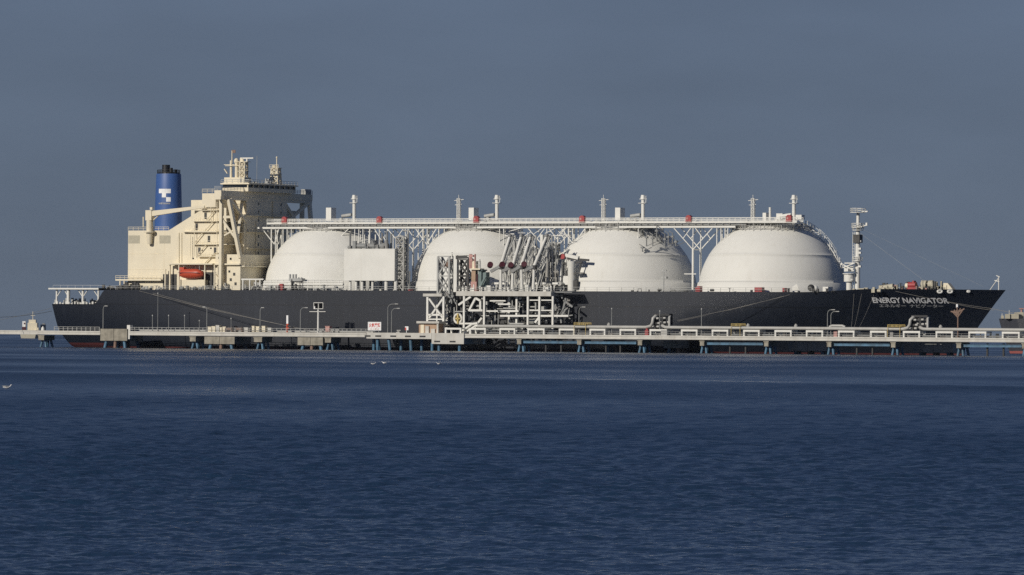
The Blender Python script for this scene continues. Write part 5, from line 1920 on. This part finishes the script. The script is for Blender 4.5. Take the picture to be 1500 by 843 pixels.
# ------------------------------------------------------------------ mooring ropes
def rope(a, b, label, sag=.4, r=.035):
    a, b = Vector(a), Vector(b)
    pts = []
    for i in range(15):
        t = i / 14; q = a.lerp(b, t); q.z -= sag * 4 * t * (1 - t); pts.append(q)
    single(MB().tube(pts, r, 6), 'mooring_rope', 'rope', label, 'rope', tuple(a), 'mooring ropes of the tanker')
def hp(px, py):
    v = 20
    for _ in range(25):
        p = P(px, py, v); v = .5 * v + .5 * (hb(p[0], p[2]) + .15)
    return P(px, py, v)
rope(hp(204, 426.5), P(456, 484.5, 36), 'upper of the three slack ropes slanting down from the stern deck to the walkway', .5, .042)
rope(hp(224, 429.5), P(456, 485, 35.6), 'middle of the three slack ropes slanting down from the stern deck to the walkway', .4, .042)
rope(hp(224, 431.5), P(454, 485.2, 35.2), 'lowest of the three slack ropes slanting down from the stern deck to the walkway', .5, .042)
rope(hp(1157, 432), P(985, 471, 34), 'upper of two ropes slanting from the hull down to the first raised pipe bends', .3, .042)
rope(hp(1148, 434), P(983, 473, 34), 'lower of two ropes slanting from the hull down to the first raised pipe bends', .3, .042)
rope(hp(1251, 431), P(1247, 482, 35), 'left of three steep ropes under the foremast')
rope(hp(1262, 431), P(1251, 482, 35), 'middle of three steep ropes under the foremast')
rope(hp(1280, 432), P(1257, 483, 35), 'right of three steep ropes below the first letter of the bow name')
rope(hp(1312, 427), P(1450, 452, 20), 'upper bow rope crossing below the white fairlead rings towards the right', .3)
rope(P(1450, 452, 20), P(1640, 486, 36), 'outer stretch of the bow rope running on beyond the stem', .2, .06)
rope(hp(1389, 443), P(1456, 455, 12), 'lower bow rope starting at the end of the bow name', .2)
rope(P(74, 452, 21), P(-40, 475, 36), 'thin stern rope sloping left from the canopy deck', .4, .042)
rope(P(76, 456, 20), P(-40, 464, 60), 'flatter stern rope running left above the distant coaster', .8, .06)

# ------------------------------------------------------------------ other vessels
def wthing(name, label, cat, px, py, dist):
    xr = (px - CX) + (py - CY) * ROLL; 
    o = bpy.data.objects.new(name, None); COL.objects.link(o)
    o.location = (xr / FPX * dist, dist, 0); BASE[o.name] = (0, 0, 0)
    return tag(o, label, cat)
def part(mb, name, m_, parent): return mb.build(name, m_, parent)
D1 = 3600; k1 = D1 / FPX
cv = wthing('coaster', 'small distant cream and white coaster beyond the walkway left of the stern', 'ship', 43, 486, D1)
mb = MB()
hp_ = [(-12 * k1, 0), (13 * k1, 0)]
vs, fs = [], []
for i, t in enumerate(np.linspace(0, 1, 12)):
    y = -10 + 60 * t; wv = 6.0 * min(1, (1 - t) * 3 + .02) * (0.85 + .15 * min(1, t * 6))
    for s_ in (-1, 1):
        for z, f in ((-1, .8), (2.2, .95), (5.2 + max(0, t - .8) * 8, 1.0)): vs.append((s_ * wv * f, y, z))
for i in range(11):
    o_ = i * 6
    for j in (0, 1):
        fs += [(o_ + j, o_ + j + 1, o_ + j + 7, o_ + j + 6), (o_ + 3 + j + 1, o_ + 3 + j, o_ + 9 + j, o_ + 9 + j + 1)]
    fs.append((o_ + 2, o_ + 5, o_ + 11, o_ + 8))
fs.append((0, 3, 4, 5, 2, 1))
part(mb.add(vs, fs), 'hull', 'louvre', cv)
mb = MB(); mb.box((-.8, -4, 5.2), (5.2, 6, 9.8)); mb.box((-.2, -3, 9.8), (4.2, 4, 11.8)); mb.box((4.6, -5, 5.0), (6.2, 2, 6.8)); part(mb, 'wheelhouse', 'cream', cv)
mb = MB(); mb.tube([(2.2, 0, 11.8), (2.2, 0, 17)], .22, 8); mb.beam((.8, 0, 14.5), (3.6, 0, 14.5), .25); part(mb, 'mast', 'cream', cv)
mb = MB(); mb.box((-4.3, -2, 6.5), (-2.4, 2, 10.8)); part(mb, 'funnel', 'letter', cv)
mb = MB(); mb.box((-4.5, -2.2, 5.2), (-2.2, 2.2, 7.2)); mb.box((-3.4, -2.05, 8.8), (-2.5, 2.05, 9.8)); part(mb, 'funnel_band', 'maroon', cv)
mb = MB(); mb.box((6.3, 8, 5.2), (9.4, 14, 8.8)); mb.box((7.4, 9, 8.8), (9.0, 13, 9.6)); part(mb, 'deck_cargo', 'steel', cv)

D2 = 1760; k2 = D2 / FPX
tv = wthing('distant_tanker', 'dark hulled tanker with buff deck gear cut off at the right beyond the bow', 'ship', 1463, 490, D2)
mb = MB(); vs, fs = [], []
zt2 = HCAM + (496.5 - 467) * k2
for i, t in enumerate(np.linspace(0, 1, 24)):
    x = 120 * t
    for s_ in (-1, 1):
        for z, off in ((-1, 3.8), (1, 3.2), (5, 1.6), (zt2, 0)):
            xx = x + off * (1 - t)
            wv = 10 * min(1, (x / 26 + .002)) ** .6
            vs.append((xx, s_ * wv, z))
for i in range(23):
    o_ = i * 8
    for j in range(3):
        fs += [(o_ + j + 8, o_ + j + 9, o_ + j + 1, o_ + j), (o_ + 4 + j, o_ + 4 + j + 1, o_ + 12 + j + 1, o_ + 12 + j)]
    fs.append((o_ + 3, o_ + 11, o_ + 15, o_ + 7))
part(mb.add(vs, fs, False), 'hull', 'hull2', tv)
mb = MB(); rg = random.Random(9)
for k in range(60):
    x = 1 + k * 1.4; hgt = rg.uniform(.4, 1.6) + (.8 if x > 4 else 0)
    mb.cbox((x, rg.uniform(-3, 3), zt2), rg.uniform(.5, 2.4), 1.5, hgt)
mb.build('deck_fitting', 'louvre', tv, each=True)
mb = MB(); mb.tube([(3.2, 0, zt2), (3.2, 0, zt2 + 2.6)], .12, 6); mb.tube([(1, 0, zt2), (1, 0, zt2 + 1.6)], .1, 6); part(mb, 'bow_mast', 'white', tv)
mb = MB(); mb.box((92, -8, zt2), (108, 8, zt2 + 9)); mb.box((90, -10, zt2 + 9), (99, 10, zt2 + 12)); part(mb, 'deckhouse', 'cream', tv)
mb = MB(); mb.lathe((112, 0, zt2), [(2.4, 0), (2.2, 11)], 18); part(mb, 'funnel', 'maroon', tv)
mb = MB(); mb.tube([(7.0, 0, zt2), (7.0, 0, zt2 + 3.0)], .3, 8); mb.cbox((7, 0, zt2 + 3), 1.4, 1, .3); part(mb, 'deck_crane', 'pink', tv)

# ------------------------------------------------------------------ gulls resting on the water
def gull(px, py, label, rz):
    yh = CY + (px - CX) * ROLL
    d = FPX * HCAM / (py - yh)
    o = bpy.data.objects.new('gull', None); COL.objects.link(o)
    o.location = ((px - CX) / FPX * d, d, 0.03); o.rotation_euler = (0, 0, R(rz)); BASE[o.name] = (0, 0, 0)
    tag(o, label, 'bird', 'gulls on the water')
    mb = MB()
    rings = [(-.34, .02, .10), (-.25, .06, .11), (-.1, .12, .09), (.08, .13, .09), (.2, .09, .12), (.26, .055, .2), (.3, .06, .27), (.36, .045, .28), (.41, .012, .265), (.46, .006, .255)]
    vs, fs = [], []
    for x, r, z in rings:
        for k in range(10):
            t = 2 * math.pi * k / 10; vs.append((x, r * math.cos(t), z + r * .8 * math.sin(t)))
    for i in range(len(rings) - 1):
        for k in range(10): fs.append((i * 10 + k, i * 10 + (k + 1) % 10, (i + 1) * 10 + (k + 1) % 10, (i + 1) * 10 + k))
    fs += [tuple(reversed(range(10))), tuple(range((len(rings) - 1) * 10, len(rings) * 10))]
    mb.add(vs, fs, True).build('body', 'feather', o)
    for s_ in (-1, 1):
        m2 = MB(); m2.add([(.1, s_ * .12, .17), (-.15, s_ * .14, .2), (-.42, s_ * .05, .2), (-.1, s_ * .135, .1), (.1, s_ * .1, .2), (-.15, s_ * .11, .22), (-.42, s_ * .03, .215)],
               [(0, 1, 3), (1, 2, 3), (0, 4, 5, 1), (1, 5, 6, 2)]); m2.build('wing', 'grey', o)
    return o
g1 = gull(547, 534.5, 'left white gull of the pair afloat below the warning board', 10)
g2 = gull(563, 533, 'right white gull of the pair afloat below the warning board', 160)
g3 = gull(643, 534.5, 'lone white gull afloat below the left end of the loading platform', 200)
g4 = gull(11, 570, 'white gull afloat at the far left of the open water', 20)

# ------------------------------------------------------------------ the thin haze over the bay
hz = MB().box((-2500, -60, -3.5), (2500, 4600, 70)).build('haze', 'white', None)
hz.data.materials.clear()
hm = bpy.data.materials.new('haze_air'); hm.use_nodes = True
for n_ in list(hm.node_tree.nodes):
    if n_.type != 'OUTPUT_MATERIAL': hm.node_tree.nodes.remove(n_)
pv = hm.node_tree.nodes.new('ShaderNodeVolumePrincipled')
pv.inputs['Color'].default_value = (0.72, 0.84, 1.0, 1)
pv.inputs['Density'].default_value = 0.000012
hm.node_tree.links.new(pv.outputs[0], next(n_ for n_ in hm.node_tree.nodes if n_.type == 'OUTPUT_MATERIAL').inputs['Volume'])
hz.data.materials.append(hm)
hz['kind'] = 'stuff'
hz['label'] = 'thin blue grey haze over the bay'
